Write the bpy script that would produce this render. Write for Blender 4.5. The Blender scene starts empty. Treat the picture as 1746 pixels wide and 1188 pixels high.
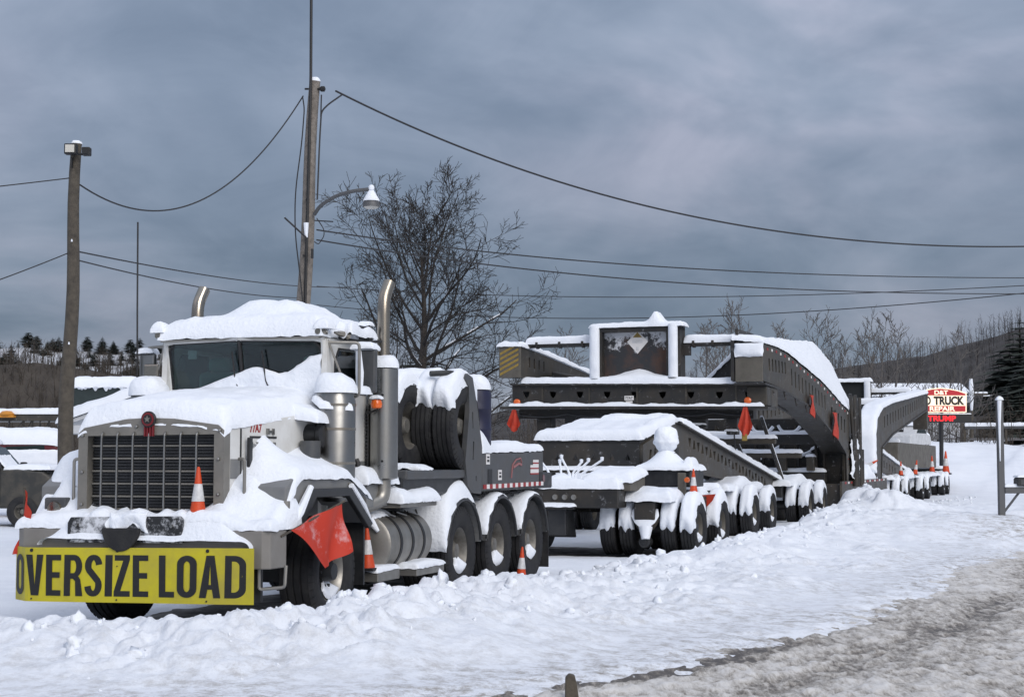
import bpy, bmesh, math, random
import numpy as np
from mathutils import Vector, noise as mn
random.seed(7)
SC = bpy.context.scene
COL = SC.collection
R = math.radians

# ------------------------------------------------------------ camera, sky, sun, exposure
HC, FPX, HOR = 1.6, 2716.0, 786.0
PITCH = math.atan((HOR-594)/FPX)
cd = bpy.data.cameras.new('camera'); cam = bpy.data.objects.new('camera', cd); COL.objects.link(cam)
cam.location = (0, 0, HC); cam.rotation_euler = (math.pi/2+PITCH, 0, 0)
cd.sensor_width = 36; cd.lens = 36*FPX/1746; cd.clip_start = .1; cd.clip_end = 6000
SC.camera = cam
SC.render.resolution_x = 1024; SC.render.resolution_y = 696
SC.view_settings.view_transform = 'Standard'; SC.view_settings.look = 'None'
SC.view_settings.gamma = 1; SC.view_settings.use_curve_mapping = False
SC.view_settings.exposure = 0.8
SUN_EL, SUN_AZ = R(32), R(150)          # azimuth measured clockwise from +Y: behind the camera, to its right
wd = bpy.data.worlds.new('World'); SC.world = wd; wd.use_nodes = True
def world():
    nt = wd.node_tree; N = nt.nodes; L = nt.links
    for n in list(N): N.remove(n)
    out = N.new('ShaderNodeOutputWorld')
    sky = N.new('ShaderNodeTexSky'); sky.sky_type = 'NISHITA'; sky.sun_disc = False
    sky.sun_elevation = SUN_EL; sky.sun_rotation = SUN_AZ
    b1 = N.new('ShaderNodeBackground'); L.new(sky.outputs[0], b1.inputs[0]); b1.inputs[1].default_value = .05
    tc = N.new('ShaderNodeTexCoord')
    nrm = N.new('ShaderNodeVectorMath'); nrm.operation = 'NORMALIZE'; L.new(tc.outputs['Generated'], nrm.inputs[0])
    sp = N.new('ShaderNodeSeparateXYZ'); L.new(nrm.outputs[0], sp.inputs[0])
    zz = N.new('ShaderNodeMath'); zz.operation = 'MAXIMUM'; L.new(sp.outputs[2], zz.inputs[0]); zz.inputs[1].default_value = 0
    za = N.new('ShaderNodeMath'); za.operation = 'ADD'; L.new(zz.outputs[0], za.inputs[0]); za.inputs[1].default_value = .34
    def div(o):
        m = N.new('ShaderNodeMath'); m.operation = 'DIVIDE'; L.new(o, m.inputs[0]); L.new(za.outputs[0], m.inputs[1]); return m.outputs[0]
    cb = N.new('ShaderNodeCombineXYZ'); L.new(div(sp.outputs[0]), cb.inputs[0]); L.new(div(sp.outputs[1]), cb.inputs[1])
    cb.inputs[2].default_value = 2.3
    def nz(scale, det, rough, dist):
        n = N.new('ShaderNodeTexNoise'); n.inputs['Scale'].default_value = scale; n.inputs['Detail'].default_value = det
        n.inputs['Roughness'].default_value = rough; n.inputs['Distortion'].default_value = dist
        L.new(cb.outputs[0], n.inputs['Vector']); return n.outputs['Fac']
    def ramp(o, pts):
        r = N.new('ShaderNodeValToRGB'); L.new(o, r.inputs[0]); e = r.color_ramp.elements
        while len(e) < len(pts): e.new(.5)
        for k, (p, c) in enumerate(pts): e[k].position = p; e[k].color = (*c, 1)
        r.color_ramp.interpolation = 'B_SPLINE'; return r.outputs[0]
    # overcast gradient: the sky brightens towards the zenith
    g = ramp(zz.outputs[0], [(0, (.110,.140,.172)), (.10, (.118,.150,.190)), (.22, (.180,.220,.278)), (.42, (.26,.30,.365)), (1, (.47,.53,.61))])
    c1 = ramp(nz(1.7, 5, .5, .5), [(.38, (.42,.455,.50)), (.5, (.62,.63,.66)), (.62, (1,.87,.86))])
    c2 = ramp(nz(4.6, 7, .58, .5), [(.34, (.66,.68,.71)), (.66, (1,.97,.96))])
    def mul(a, b):
        m = N.new('ShaderNodeMix'); m.data_type = 'RGBA'; m.blend_type = 'MULTIPLY'; m.inputs[0].default_value = 1
        L.new(a, m.inputs[6]); L.new(b, m.inputs[7]); return m.outputs[2]
    c = mul(mul(g, c1), c2)
    b2 = N.new('ShaderNodeBackground'); L.new(c, b2.inputs[0]); b2.inputs[1].default_value = 1.75
    mx = N.new('ShaderNodeMixShader'); mx.inputs[0].default_value = .95
    L.new(b1.outputs[0], mx.inputs[1]); L.new(b2.outputs[0], mx.inputs[2]); L.new(mx.outputs[0], out.inputs[0])
world()
sd = bpy.data.lights.new('sun', 'SUN'); sd.energy = 1.15; sd.angle = R(40); sd.color = (1, .95, .90)
sun = bpy.data.objects.new('sun', sd); COL.objects.link(sun)
sv = Vector((math.sin(SUN_AZ)*math.cos(SUN_EL), math.cos(SUN_AZ)*math.cos(SUN_EL), math.sin(SUN_EL)))
sun.rotation_euler = sv.to_track_quat('Z', 'Y').to_euler(); sun.location = sv*60

# ------------------------------------------------------------ materials
def newmat(name):
    m = bpy.data.materials.new(name); m.use_nodes = True
    return m, m.node_tree.nodes, m.node_tree.links, m.node_tree.nodes['Principled BSDF']
def mat(name, col, rough=.5, metal=0, var=.0, col2=None, vscale=3, bump=0, bscale=40, spec=.5, coat=0, emit=None, es=1):
    m, N, L, b = newmat(name)
    b.inputs['Base Color'].default_value = (*col, 1); b.inputs['Roughness'].default_value = rough
    b.inputs['Metallic'].default_value = metal; b.inputs['Specular IOR Level'].default_value = spec
    if coat: b.inputs['Coat Weight'].default_value = coat; b.inputs['Coat Roughness'].default_value = .12
    if emit: b.inputs['Emission Color'].default_value = (*emit, 1); b.inputs['Emission Strength'].default_value = es
    if var or bump: tc = N.new('ShaderNodeTexCoord')
    if var:
        n = N.new('ShaderNodeTexNoise'); n.inputs['Scale'].default_value = vscale; n.inputs['Detail'].default_value = 7
        n.inputs['Roughness'].default_value = .65; L.new(tc.outputs['Object'], n.inputs['Vector'])
        r = N.new('ShaderNodeMapRange'); L.new(n.outputs['Fac'], r.inputs[0])
        r.inputs[1].default_value = .42; r.inputs[2].default_value = .68; r.inputs[3].default_value = 0; r.inputs[4].default_value = var
        x = N.new('ShaderNodeMix'); x.data_type = 'RGBA'; L.new(r.outputs[0], x.inputs[0])
        x.inputs[6].default_value = (*col, 1); x.inputs[7].default_value = (*(col2 or tuple(c*.5 for c in col)), 1)
        L.new(x.outputs[2], b.inputs['Base Color'])
        rr = N.new('ShaderNodeMapRange'); L.new(n.outputs['Fac'], rr.inputs[0]); rr.inputs[1].default_value = .3; rr.inputs[2].default_value = .7
        rr.inputs[3].default_value = max(.05, rough-.1); rr.inputs[4].default_value = min(1, rough+.15); L.new(rr.outputs[0], b.inputs['Roughness'])
    if bump:
        n2 = N.new('ShaderNodeTexNoise'); n2.inputs['Scale'].default_value = bscale; n2.inputs['Detail'].default_value = 5
        L.new(tc.outputs['Object'], n2.inputs['Vector'])
        bp = N.new('ShaderNodeBump'); bp.inputs['Strength'].default_value = bump; bp.inputs['Distance'].default_value = .02
        L.new(n2.outputs['Fac'], bp.inputs['Height']); L.new(bp.outputs[0], b.inputs['Normal'])
    return m
def glassmat(name, tint, base=.1):
    m, N, L, b = newmat(name); N.remove(b); o = N['Material Output']
    t = N.new('ShaderNodeBsdfTransparent'); t.inputs[0].default_value = (*tint, 1)
    g = N.new('ShaderNodeBsdfGlossy'); g.inputs[0].default_value = (.9, .95, 1, 1); g.inputs[1].default_value = .06
    f = N.new('ShaderNodeFresnel'); f.inputs[0].default_value = 1.45
    x = N.new('ShaderNodeMixShader'); L.new(f.outputs[0], x.inputs[0]); L.new(t.outputs[0], x.inputs[1]); L.new(g.outputs[0], x.inputs[2])
    L.new(x.outputs[0], o.inputs[0]); return m
M = {}
M['snow'] = mat('snow', (.83, .86, .905), .65, var=.6, col2=(.75, .79, .85), vscale=2.8, bump=.55, bscale=26, spec=.25)
def dustmat(name, col, rough, dust, scale, lo, hi, zr=None, base2=None):   # a surface with wind-blown snow stuck to it
    m = mat(name, col, rough, var=.8 if base2 else 0, col2=base2, vscale=1.6); N = m.node_tree.nodes; L = m.node_tree.links; b = N['Principled BSDF']
    tc = N.new('ShaderNodeTexCoord'); n = N.new('ShaderNodeTexNoise'); n.inputs['Scale'].default_value = scale; n.inputs['Detail'].default_value = 9; n.inputs['Roughness'].default_value = .72
    L.new(tc.outputs['Object'], n.inputs['Vector']); f = n.outputs['Fac']
    if zr:
        sp = N.new('ShaderNodeSeparateXYZ'); L.new(tc.outputs['Object'], sp.inputs[0]); r0 = N.new('ShaderNodeMapRange'); L.new(sp.outputs[2], r0.inputs[0])
        r0.inputs[1].default_value, r0.inputs[2].default_value, r0.inputs[3].default_value, r0.inputs[4].default_value = zr[0], zr[1], -.22, .14
        a = N.new('ShaderNodeMath'); a.operation = 'ADD'; L.new(f, a.inputs[0]); L.new(r0.outputs[0], a.inputs[1]); f = a.outputs[0]
    r = N.new('ShaderNodeMapRange'); L.new(f, r.inputs[0]); r.inputs[1].default_value = lo; r.inputs[2].default_value = hi; r.inputs[4].default_value = dust
    x = N.new('ShaderNodeMix'); x.data_type = 'RGBA'; L.new(r.outputs[0], x.inputs[0]); x.inputs[7].default_value = (.82, .84, .88, 1)
    if b.inputs['Base Color'].is_linked: L.new(b.inputs['Base Color'].links[0].from_socket, x.inputs[6])
    else: x.inputs[6].default_value = (*col, 1)
    L.new(x.outputs[2], b.inputs['Base Color']); return m
M['towerp'] = dustmat('snow_dusted_rusty_plate', (.026, .027, .03), .6, .75, 5.5, .50, .60, (3.9, 4.6), (.12, .055, .03))
M['pushp'] = dustmat('snow_dusted_black_plate', (.014, .015, .017), .6, .8, 3.2, .50, .60)
M['flagd'] = dustmat('snow_dusted_flag', (.50, .034, .012), .65, .38, 2.6, .53, .66)
M['rubber'] = mat('rubber', (.018, .018, .02), .75, var=.55, col2=(.05, .05, .048), vscale=6, bump=.2, bscale=60, spec=.3)
M['steel'] = mat('brushed_steel', (.31, .305, .29), .3, 1, var=.5, col2=(.16, .155, .145), vscale=2.2)
M['chrome'] = mat('chrome', (.36, .325, .27), .24, 1, var=.5, col2=(.19, .15, .11), vscale=1.8)
M['alu'] = mat('aluminium', (.33, .315, .285), .42, .8, var=.6, col2=(.19, .178, .16), vscale=2.2, bump=.05)
M['grey'] = mat('grey_paint', (.16, .163, .165), .42, var=.6, col2=(.22, .215, .20), vscale=3.5, bump=.04)
M['greyd'] = mat('dark_grey_paint', (.055, .058, .062), .45, var=.6, col2=(.10, .096, .09), vscale=3.5, bump=.05)
M['bump'] = mat('bumper_paint', (.21, .198, .18), .45, var=.5, col2=(.17, .155, .14), vscale=4, bump=.04)
M['shell'] = mat('grille_shell', (.185, .175, .155), .45, .2, var=.6, col2=(.26, .24, .21), vscale=5)
M['white'] = mat('white_paint', (.66, .66, .64), .38, var=.55, col2=(.47, .45, .41), vscale=4)
M['black'] = mat('black_paint', (.016, .017, .019), .45, var=.5, col2=(.05, .05, .05), vscale=5, bump=.05)
M['dark'] = mat('dark_interior', (.012, .014, .015), .8)
M['frame'] = dustmat('trailer_steel', (.019, .0185, .0175), .5, .32, 7, .59, .72, None, (.048, .039, .029))
M['frame2'] = dustmat('trailer_plate', (.038, .034, .027), .5, .30, 6, .59, .73, None, (.075, .062, .045))
M['rustp'] = mat('rusty_plate', (.03, .031, .034), .6, var=.9, col2=(.16, .07, .035), vscale=1.6, bump=.1, bscale=25)
M['tan'] = mat('muddy_plate', (.11, .10, .082), .65, var=.7, col2=(.065, .06, .05), vscale=3, bump=.1)
M['yellow'] = mat('sign_yellow', (.54, .47, .014), .5, var=.8, col2=(.36, .30, .05), vscale=1.8)
M['rimd'] = mat('dull_rim', (.20, .19, .17), .55, .45, var=.8, col2=(.09, .083, .072), vscale=5)
M['ink'] = mat('sign_black', (.012, .012, .013), .55)
M['orange'] = mat('flag_orange', (.46, .036, .012), .65, var=.6, col2=(.30, .022, .01), vscale=6, bump=.15, bscale=25)
M['cone'] = mat('cone_orange', (.60, .062, .010), .5, var=.5, col2=(.42, .04, .01), vscale=8)
M['band'] = mat('cone_band', (.62, .62, .62), .4, var=.7, col2=(.36, .35, .34), vscale=14)
M['amber'] = mat('amber_lens', (.75, .13, .01), .25, coat=.6)
M['red'] = mat('red_tape', (.30, .014, .014), .5)
M['badge'] = mat('badge_red', (.16, .010, .014), .35)
M['whitet'] = mat('white_tape', (.72, .7, .68), .45)
M['blue'] = mat('blue_plastic', (.008, .009, .036), .5, var=.4, vscale=5)
M['wood'] = mat('weathered_wood', (.21, .185, .16), .85, var=.8, col2=(.10, .088, .075), vscale=9, bump=.5, bscale=35)
M['woodd'] = mat('dark_wood', (.085, .072, .055), .88, var=.8, col2=(.045, .04, .034), vscale=9, bump=.5, bscale=35)
M['bark'] = mat('bark', (.04, .033, .027), .9, var=.7, col2=(.095, .08, .066), vscale=6, bump=.6, bscale=30)
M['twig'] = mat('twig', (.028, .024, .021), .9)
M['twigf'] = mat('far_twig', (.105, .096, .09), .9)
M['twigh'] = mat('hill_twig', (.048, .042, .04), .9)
M['wire'] = mat('wire', (.02, .02, .022), .6)
M['brush'] = mat('brush', (.072, .058, .044), .95, var=.6, col2=(.045, .038, .032), vscale=.6)
M['needle'] = mat('needles', (.022, .03, .024), .9, var=.7, col2=(.035, .045, .032), vscale=1.5)
M['glass'] = glassmat('glass', (.62, .72, .70))
M['gold'] = mat('decal_faint', (.30, .12, .12), .5)
M['seat'] = mat('seat_cloth', (.22, .40, .36), .8)
M['galv'] = mat('galvanised_post', (.11, .112, .115), .55, .4, var=.6, col2=(.12, .12, .125), vscale=8)
M['hill'] = mat('hillside', (.50, .52, .55), .9, var=.8, col2=(.22, .21, .21), vscale=.09)
M['hillr'] = mat('wooded_hillside', (.028, .025, .024), .95, var=.9, col2=(.085, .08, .078), vscale=.16, bump=1, bscale=.4)
M['green'] = mat('green_siding', (.018, .03, .03), .6, var=.4, vscale=4)
M['siding'] = mat('pale_siding', (.55, .56, .57), .6, var=.4, vscale=4)
M['pickup'] = mat('dirty_pickup_paint', (.03, .03, .027), .5, var=.9, col2=(.075, .066, .052), vscale=3.5)
M['maroon'] = mat('maroon_paint', (.10, .008, .012), .3, coat=.5)
M['sred'] = mat('lit_sign_red', (.28, .012, .018), .5, emit=(.30, .006, .010), es=.45)
M['scream'] = mat('lit_sign_cream', (.8, .74, .6), .5, emit=(.95, .74, .48), es=.42)
M['led'] = mat('led_red', (.3, .005, .01), .5, emit=(1, .012, .02), es=.85)
M['lampw'] = mat('lamp_globe', (.55, .53, .47), .4)

# ------------------------------------------------------------ mesh helpers
class Fr:                                 # a ground frame: x to the photo's right, y away, z up
    def __init__(s, x, y, yaw, z=0): s.p = (x, y, z); s.a = R(yaw)
    def w(s, l):
        c, n = math.cos(s.a), math.sin(s.a)
        return Vector((s.p[0]+l[0]*c+l[1]*n, s.p[1]-l[0]*n+l[1]*c, s.p[2]+l[2]))
T = Fr(-3.36, 14.5, 17.8); G = Fr(2.82, 36.29, 20); W0 = Fr(0, 0, 0)
def at(u, v, Y):                           # the place, at distance Y, of a point of the photograph (used for far things and wires)
    x = (u-873)/FPX; y = (594-v)/FPX
    d = Vector((x, math.cos(PITCH)-y*math.sin(PITCH), math.sin(PITCH)+y*math.cos(PITCH)))
    return Vector((0, 0, HC))+d*(Y/d.y)
def tag(o, label, cat=None, group=None, kind=None):
    o['label'] = label
    if cat: o['category'] = cat
    if group: o['group'] = group
    if kind: o['kind'] = kind
    return o
def thing(name, label, cat, fr, off=(0, 0, 0), group=None):
    e = bpy.data.objects.new(name, None); COL.objects.link(e); e.location = fr.w(off); e.rotation_euler = (0, 0, -fr.a)
    e.empty_display_size = .2
    tag(e, label, cat, group); e['_o'] = list(off); return e
def linkmesh(name, me, m, parent=None, smooth=False):
    o = bpy.data.objects.new(name, me); COL.objects.link(o); me.materials.append(M[m] if isinstance(m, str) else m)
    if parent: o.parent = parent
    if smooth: me.polygons.foreach_set('use_smooth', [True]*len(me.polygons))
    return o
class MB:
    def __init__(s): s.v = []; s.f = []
    def add(s, vs, fs):
        n = len(s.v); s.v += [tuple(p) for p in vs]; s.f += [tuple(i+n for i in f) for f in fs]; return s
    def box(s, x0, x1, y0, y1, z0, z1):
        return s.add([(x, y, z) for z in (z0, z1) for y in (y0, y1) for x in (x0, x1)],
                     [(0,2,3,1), (4,5,7,6), (0,1,5,4), (2,6,7,3), (0,4,6,2), (1,3,7,5)])
    def prism(s, poly, ax, a, b):          # polygon in the plane across axis ax, from a to b
        def P(p, t): return (t, p[0], p[1]) if ax == 0 else (p[0], t, p[1]) if ax == 1 else (p[0], p[1], t)
        n = len(poly); vs = [P(p, a) for p in poly]+[P(p, b) for p in poly]
        return s.add(vs, [tuple(range(n))[::-1], tuple(range(n, 2*n))]+[(i, (i+1) % n, n+(i+1) % n, n+i) for i in range(n)])
    def tube(s, pts, r, n=8, cap=True):
        pts = [Vector(p) for p in pts]; rs = r if isinstance(r, (list, tuple)) else [r]*len(pts); vs = []; fs = []
        t0 = (pts[1]-pts[0]).normalized(); u = t0.orthogonal().normalized()
        for i, p in enumerate(pts):
            t = (pts[min(i+1, len(pts)-1)]-pts[max(i-1, 0)]).normalized()
            u = (u-t*u.dot(t)); u = u.normalized() if u.length > 1e-6 else t.orthogonal().normalized(); w = t.cross(u)
            for k in range(n):
                a = 2*math.pi*k/n; vs.append(p+(u*math.cos(a)+w*math.sin(a))*rs[i])
        for i in range(len(pts)-1):
            for k in range(n): fs.append((i*n+k, i*n+(k+1) % n, (i+1)*n+(k+1) % n, (i+1)*n+k))
        if cap: fs += [tuple(range(n))[::-1], tuple(range((len(pts)-1)*n, len(pts)*n))]
        return s.add(vs, fs)
    def lathe(s, prof, c, ax=0, n=32, cap=True):     # prof = [(along, radius)]
        vs = []; fs = []
        for (a, r) in prof:
            for k in range(n):
                t = 2*math.pi*k/n; p, q = r*math.cos(t), r*math.sin(t)
                vs.append((c[0]+a, c[1]+p, c[2]+q) if ax == 0 else (c[0]+p, c[1]+a, c[2]+q) if ax == 1 else (c[0]+p, c[1]+q, c[2]+a))
        for i in range(len(prof)-1):
            for k in range(n): fs.append((i*n+k, (i+1)*n+k, (i+1)*n+(k+1) % n, i*n+(k+1) % n))
        if cap: fs += [tuple(range(n)), tuple(range((len(prof)-1)*n, len(prof)*n))[::-1]]
        return s.add(vs, fs)
    def build(s, name, m, parent=None, smooth=False, bev=0, off=None):
        if off is None: off = parent['_o'] if parent and '_o' in parent else ((0, 0, 0) if not (parent and parent.parent and '_o' in parent.parent) else parent.parent['_o'])
        me = bpy.data.meshes.new(name); me.from_pydata([(a-off[0], b-off[1], c-off[2]) for a, b, c in s.v], [], s.f); me.update()
        bm = bmesh.new(); bm.from_mesh(me); bmesh.ops.recalc_face_normals(bm, faces=bm.faces); bm.to_mesh(me); bm.free()
        o = linkmesh(name, me, m, parent, smooth)
        if smooth:
            try: me.set_sharp_from_angle(angle=R(42))
            except Exception: pass
        if bev:
            b = o.modifiers.new('bevel', 'BEVEL'); b.width = bev; b.segments = 2; b.limit_method = 'ANGLE'; b.angle_limit = R(35)
        return o
def box(name, m, par, x0, x1, y0, y1, z0, z1, bev=.008): return MB().box(x0, x1, y0, y1, z0, z1).build(name, m, par, bev=bev)
def tube(name, m, par, pts, r, n=8): return MB().tube(pts, r, n).build(name, m, par, smooth=True)
def bend(pts, r=.08, k=5):                 # round the corners of a polyline
    pts = [Vector(p) for p in pts]; out = [pts[0]]
    for i in range(1, len(pts)-1):
        a, b, c = pts[i-1], pts[i], pts[i+1]; d0 = (a-b); d1 = (c-b); q = min(r, d0.length*.45, d1.length*.45)
        p0 = b+d0.normalized()*q; p1 = b+d1.normalized()*q
        for j in range(k+1):
            t = j/k; out.append(p0*(1-t)**2+b*2*t*(1-t)+p1*t*t)
    return out+[pts[-1]]
def plate(name, m, par, outer, holes, ax, a, b, off=None):      # a flat plate with real holes, thickness a..b along axis ax
    cu = bpy.data.curves.new('c', 'CURVE'); cu.dimensions = '2D'; cu.fill_mode = 'BOTH'
    for poly in [outer]+holes:
        sp = cu.splines.new('POLY'); sp.points.add(len(poly)-1); sp.use_cyclic_u = True
        for k, p in enumerate(poly): sp.points[k].co = (p[0], p[1], 0, 1)
    cu.extrude = (b-a)/2
    ob = bpy.data.objects.new('c', cu); me = bpy.data.meshes.new_from_object(ob); bpy.data.objects.remove(ob)
    off = off if off is not None else (par['_o'] if '_o' in par else par.parent['_o'])
    for v in me.vertices:
        p = v.co.copy(); t = (a+b)/2+p.z
        q = (t, p.x, p.y) if ax == 0 else (p.x, t, p.y)
        v.co = Vector(q)-Vector(off)
    me.name = name; me.materials.clear(); return linkmesh(name, me, m, par)
def text(name, m, par, s, w, h, fn, off=None, bold=.0, track=1.0, ext=.002):   # lettering fitted into w x h, fn maps (x, y, depth) to the place
    cu = bpy.data.curves.new('t', 'FONT'); cu.body = s; cu.size = 1; cu.offset = bold; cu.space_character = track; cu.extrude = .01; cu.resolution_u = 5
    ob = bpy.data.objects.new('t', cu); me = bpy.data.meshes.new_from_object(ob); bpy.data.objects.remove(ob)
    xs = [v.co.x for v in me.vertices]; ys = [v.co.y for v in me.vertices]; x0, x1, y0, y1 = min(xs), max(xs), min(ys), max(ys)
    off = off if off is not None else (par['_o'] if '_o' in par else par.parent['_o'])
    for v in me.vertices:
        v.co = Vector(fn((v.co.x-x0)/(x1-x0)*w, (v.co.y-y0)/(y1-y0)*h, ext if v.co.z > 0 else 0))-Vector(off)
    me.name = name; me.materials.clear(); return linkmesh(name, me, m, par)
def sm(e0, e1, x):
    t = max(0, min(1, (x-e0)/(e1-e0))); return t*t*(3-2*t)
def snow(par, P, Lu, Lv, thick, nu=30, nv=30, er=None, amp=.25, seed=0, hf=None, edges=(1,1,1,1), name='snow_cap', off=None, rag=0, up=None, fq=2.2):
    """A blanket of snow over the surface P(u,v); thickness falls off roundly at the edges (u0,u1,v0,v1)."""
    er = er or thick*.9; vs = []; fs = []; so = Vector((seed*7.3, seed*3.1, seed*1.7))
    off = off if off is not None else (par['_o'] if '_o' in par else par.parent['_o'])
    for j in range(nv+1):
        v = j/nv; v = .5-.5*math.cos(math.pi*v)
        for i in range(nu+1):
            u = i/nu; u = .5-.5*math.cos(math.pi*u)
            b = Vector(P(u, v))
            if rag and (i in (0, nu) or j in (0, nv)): b += Vector((mn.noise(b*9+so), mn.noise(b*9-so), mn.noise(b*11+so)*.8))*rag
            d = 1e9
            for k, e in enumerate((u*Lu, (1-u)*Lu, v*Lv, (1-v)*Lv)):
                if edges[k]: d = min(d, e)
            e = min(1, d/er); q = math.sqrt(max(0, 1-(1-e)**2))
            n = mn.noise(b*fq+so)*amp+mn.noise(b*fq*2.7-so)*amp*.5+mn.noise(b*9+so)*.07+mn.noise(b*21+so)*.04
            t = thick*q*(1+n)+(hf(u, v)*q if hf else 0)
            U = up(u, v) if up else Vector((0, 0, 1))
            vs.append(b+Vector(U)*t-Vector(off))
    for j in range(nv):
        for i in range(nu):
            a = j*(nu+1)+i; fs.append((a, a+1, a+nu+2, a+nu+1))
    me = bpy.data.meshes.new(name); me.from_pydata([tuple(p) for p in vs], [], fs); me.update()
    return linkmesh(name, me, 'snow', par, True)
def snowbox(par, x0, x1, y0, y1, z, t, seed=0, o=.03, d=.03, **k):   # snow on a flat top, slightly overhanging
    def P(u, v):
        e = min(min(u, 1-u)*(x1-x0), min(v, 1-v)*(y1-y0)); dr = d*max(0, 1-e/.06)
        return (x0-o+(x1-x0+2*o)*u, y0-o+(y1-y0+2*o)*v, z-dr+.004)
    n = lambda L: max(8, min(48, int(L/.045)))
    k.setdefault('rag', .02)
    return snow(par, P, x1-x0, y1-y0, t, n(x1-x0), n(y1-y0), seed=seed, **k)
def snowtube(par, pts, r, t=.05, seed=0, name='snow_cap', off=None):   # snow ridge lying along a bar
    pts = [Vector(p) for p in pts]; L = sum((pts[i+1]-pts[i]).length for i in range(len(pts)-1)); n = max(10, int(L/.06))
    def along(u):
        s = u*L
        for i in range(len(pts)-1):
            l = (pts[i+1]-pts[i]).length
            if s <= l+1e-6: return pts[i].lerp(pts[i+1], s/l), (pts[i+1]-pts[i]).normalized()
            s -= l
        return pts[-1], (pts[-1]-pts[-2]).normalized()
    def P(u, v):
        p, d = along(u); sdv = d.cross(Vector((0, 0, 1))); sdv = sdv.normalized() if sdv.length > 1e-3 else Vector((1, 0, 0))
        a = (v-.5)*math.pi*1.0; return p+sdv*(r*1.04*math.sin(a))+Vector((0, 0, r*1.04*math.cos(a)))
    return snow(par, P, L, r*3, t, n, 8, er=max(t, r*.9), amp=.35, seed=seed, name=name, off=off, fq=3)

def snowdisc(par, cx, cy, z, r, t, seed=0, er=None, name='snow_cap', n=16):      # a round cap of snow
    def P(u, v):
        a, b = 2*u-1, 2*v-1; return (cx+r*a*math.sqrt(max(0, 1-b*b/2)), cy+r*b*math.sqrt(max(0, 1-a*a/2)), z)
    return snow(par, P, 2*r, 2*r, t, n, n, er=er or r*.8, amp=.15, seed=seed, name=name)
# ------------------------------------------------------------ ground, road, hills
def hsh(i, j, s):
    n = (i.astype(np.int64)*374761393+j.astype(np.int64)*668265263+s*982451653) & 0x7fffffff
    n = ((n ^ (n >> 13))*1274126177) & 0x7fffffff; n = n ^ (n >> 16); return (n & 0xffffff)/float(0xffffff)
def vn(x, y, s=0):
    i = np.floor(x); j = np.floor(y); fx = x-i; fy = y-j; fx = fx*fx*fx*(fx*(fx*6-15)+10); fy = fy*fy*fy*(fy*(fy*6-15)+10)
    a = hsh(i, j, s); b = hsh(i+1, j, s); c = hsh(i, j+1, s); d = hsh(i+1, j+1, s)
    return (a+(b-a)*fx)*(1-fy)+(c+(d-c)*fx)*fy
def fbm(x, y, s=0, o=4, g=.5):
    t = 0; a = 1; n = 0
    for k in range(o): t = t+a*vn(x*2**k+k*17.3, y*2**k-k*9.1, s+k); n += a; a *= g
    return t/n-.5
def lumps(x, y, s=0):                       # rounded clods, one per cell
    i = np.floor(x); j = np.floor(y); h = np.zeros_like(x)
    for a in (-1, 0, 1):
        for b in (-1, 0, 1):
            ci = i+a; cj = j+b; px = ci+hsh(ci, cj, s); py = cj+hsh(ci, cj, s+1); r = .22+.45*hsh(ci, cj, s+2)**2
            q = r*r-(x-px)**2*(.6+.9*hsh(ci, cj, s+3))-(y-py)**2; h = np.maximum(h, np.sqrt(np.maximum(q, 0)))
    return h
def sst(a, b, x): t = np.clip((x-a)/(b-a), 0, 1); return t*t*(3-2*t)
def polyd(px, py, pts, vals=None):          # signed distance to a polyline (positive to its right), and a value carried along it
    best = np.full(px.shape, 1e9); sg_ = np.zeros(px.shape); vv = np.zeros(px.shape)
    for k in range(len(pts)-1):
        (ax, ay), (bx, by) = pts[k], pts[k+1]; dx, dy = bx-ax, by-ay; L2 = dx*dx+dy*dy
        t = np.clip(((px-ax)*dx+(py-ay)*dy)/L2, 0, 1); ex = px-ax-t*dx; ey = py-ay-t*dy; d = np.hypot(ex, ey); m = d < best
        best = np.where(m, d, best); sg_ = np.where(m, np.sign((px-ax)*dy-(py-ay)*dx), sg_)
        if vals is not None: vv = np.where(m, vals[k]+(vals[k+1]-vals[k])*t, vv)
    return best*sg_, vv
EDGE = [(-30, 4.5), (-8, 9.6), (-4, 10.5), (-.7, 11.25), (1.1, 13.0), (3.4, 16.9), (5.8, 22.5), (9.3, 30.7), (16, 44), (27, 68), (60, 140)]
cl = [(-1.6, -1.1, .24), (-.3, -1.25, .22), (.4, -1.3, .24), (1.3, -1.2, .29), (1.95, -.7, .36), (2.1, .9, .38), (2.1, 3, .24), (2.2, 6, .10), (2.2, 8.8, .13)]
CREST = [(-14, 15.4, .22), (-8, 14.6, .2)]+[(T.w((a, b, 0)).x, T.w((a, b, 0)).y, h) for a, b, h in cl]
CREST += [(G.w((a, b, 0)).x, G.w((a, b, 0)).y, h) for a, b, h in ((4.3, -8, .26), (4.1, 0, .32), (4.0, 7.5, .55), (4.0, 10.5, .42), (4.1, 14, .08), (4.1, 21, .03), (4.3, 35, .03), (4.5, 48, .03), (6, 70, .2))]
CXY = [(a, b) for a, b, h in CREST]; CH = [h for a, b, h in CREST]
def land_rise(x, y, se, sc): return np.maximum(sst(82, 104, y), sst(46, 100, y)*sst(3, 10, sc))*sst(.14, .22, x/np.maximum(y, 1))*2.0*(1-sst(.0, 4, se)*.5)
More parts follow.
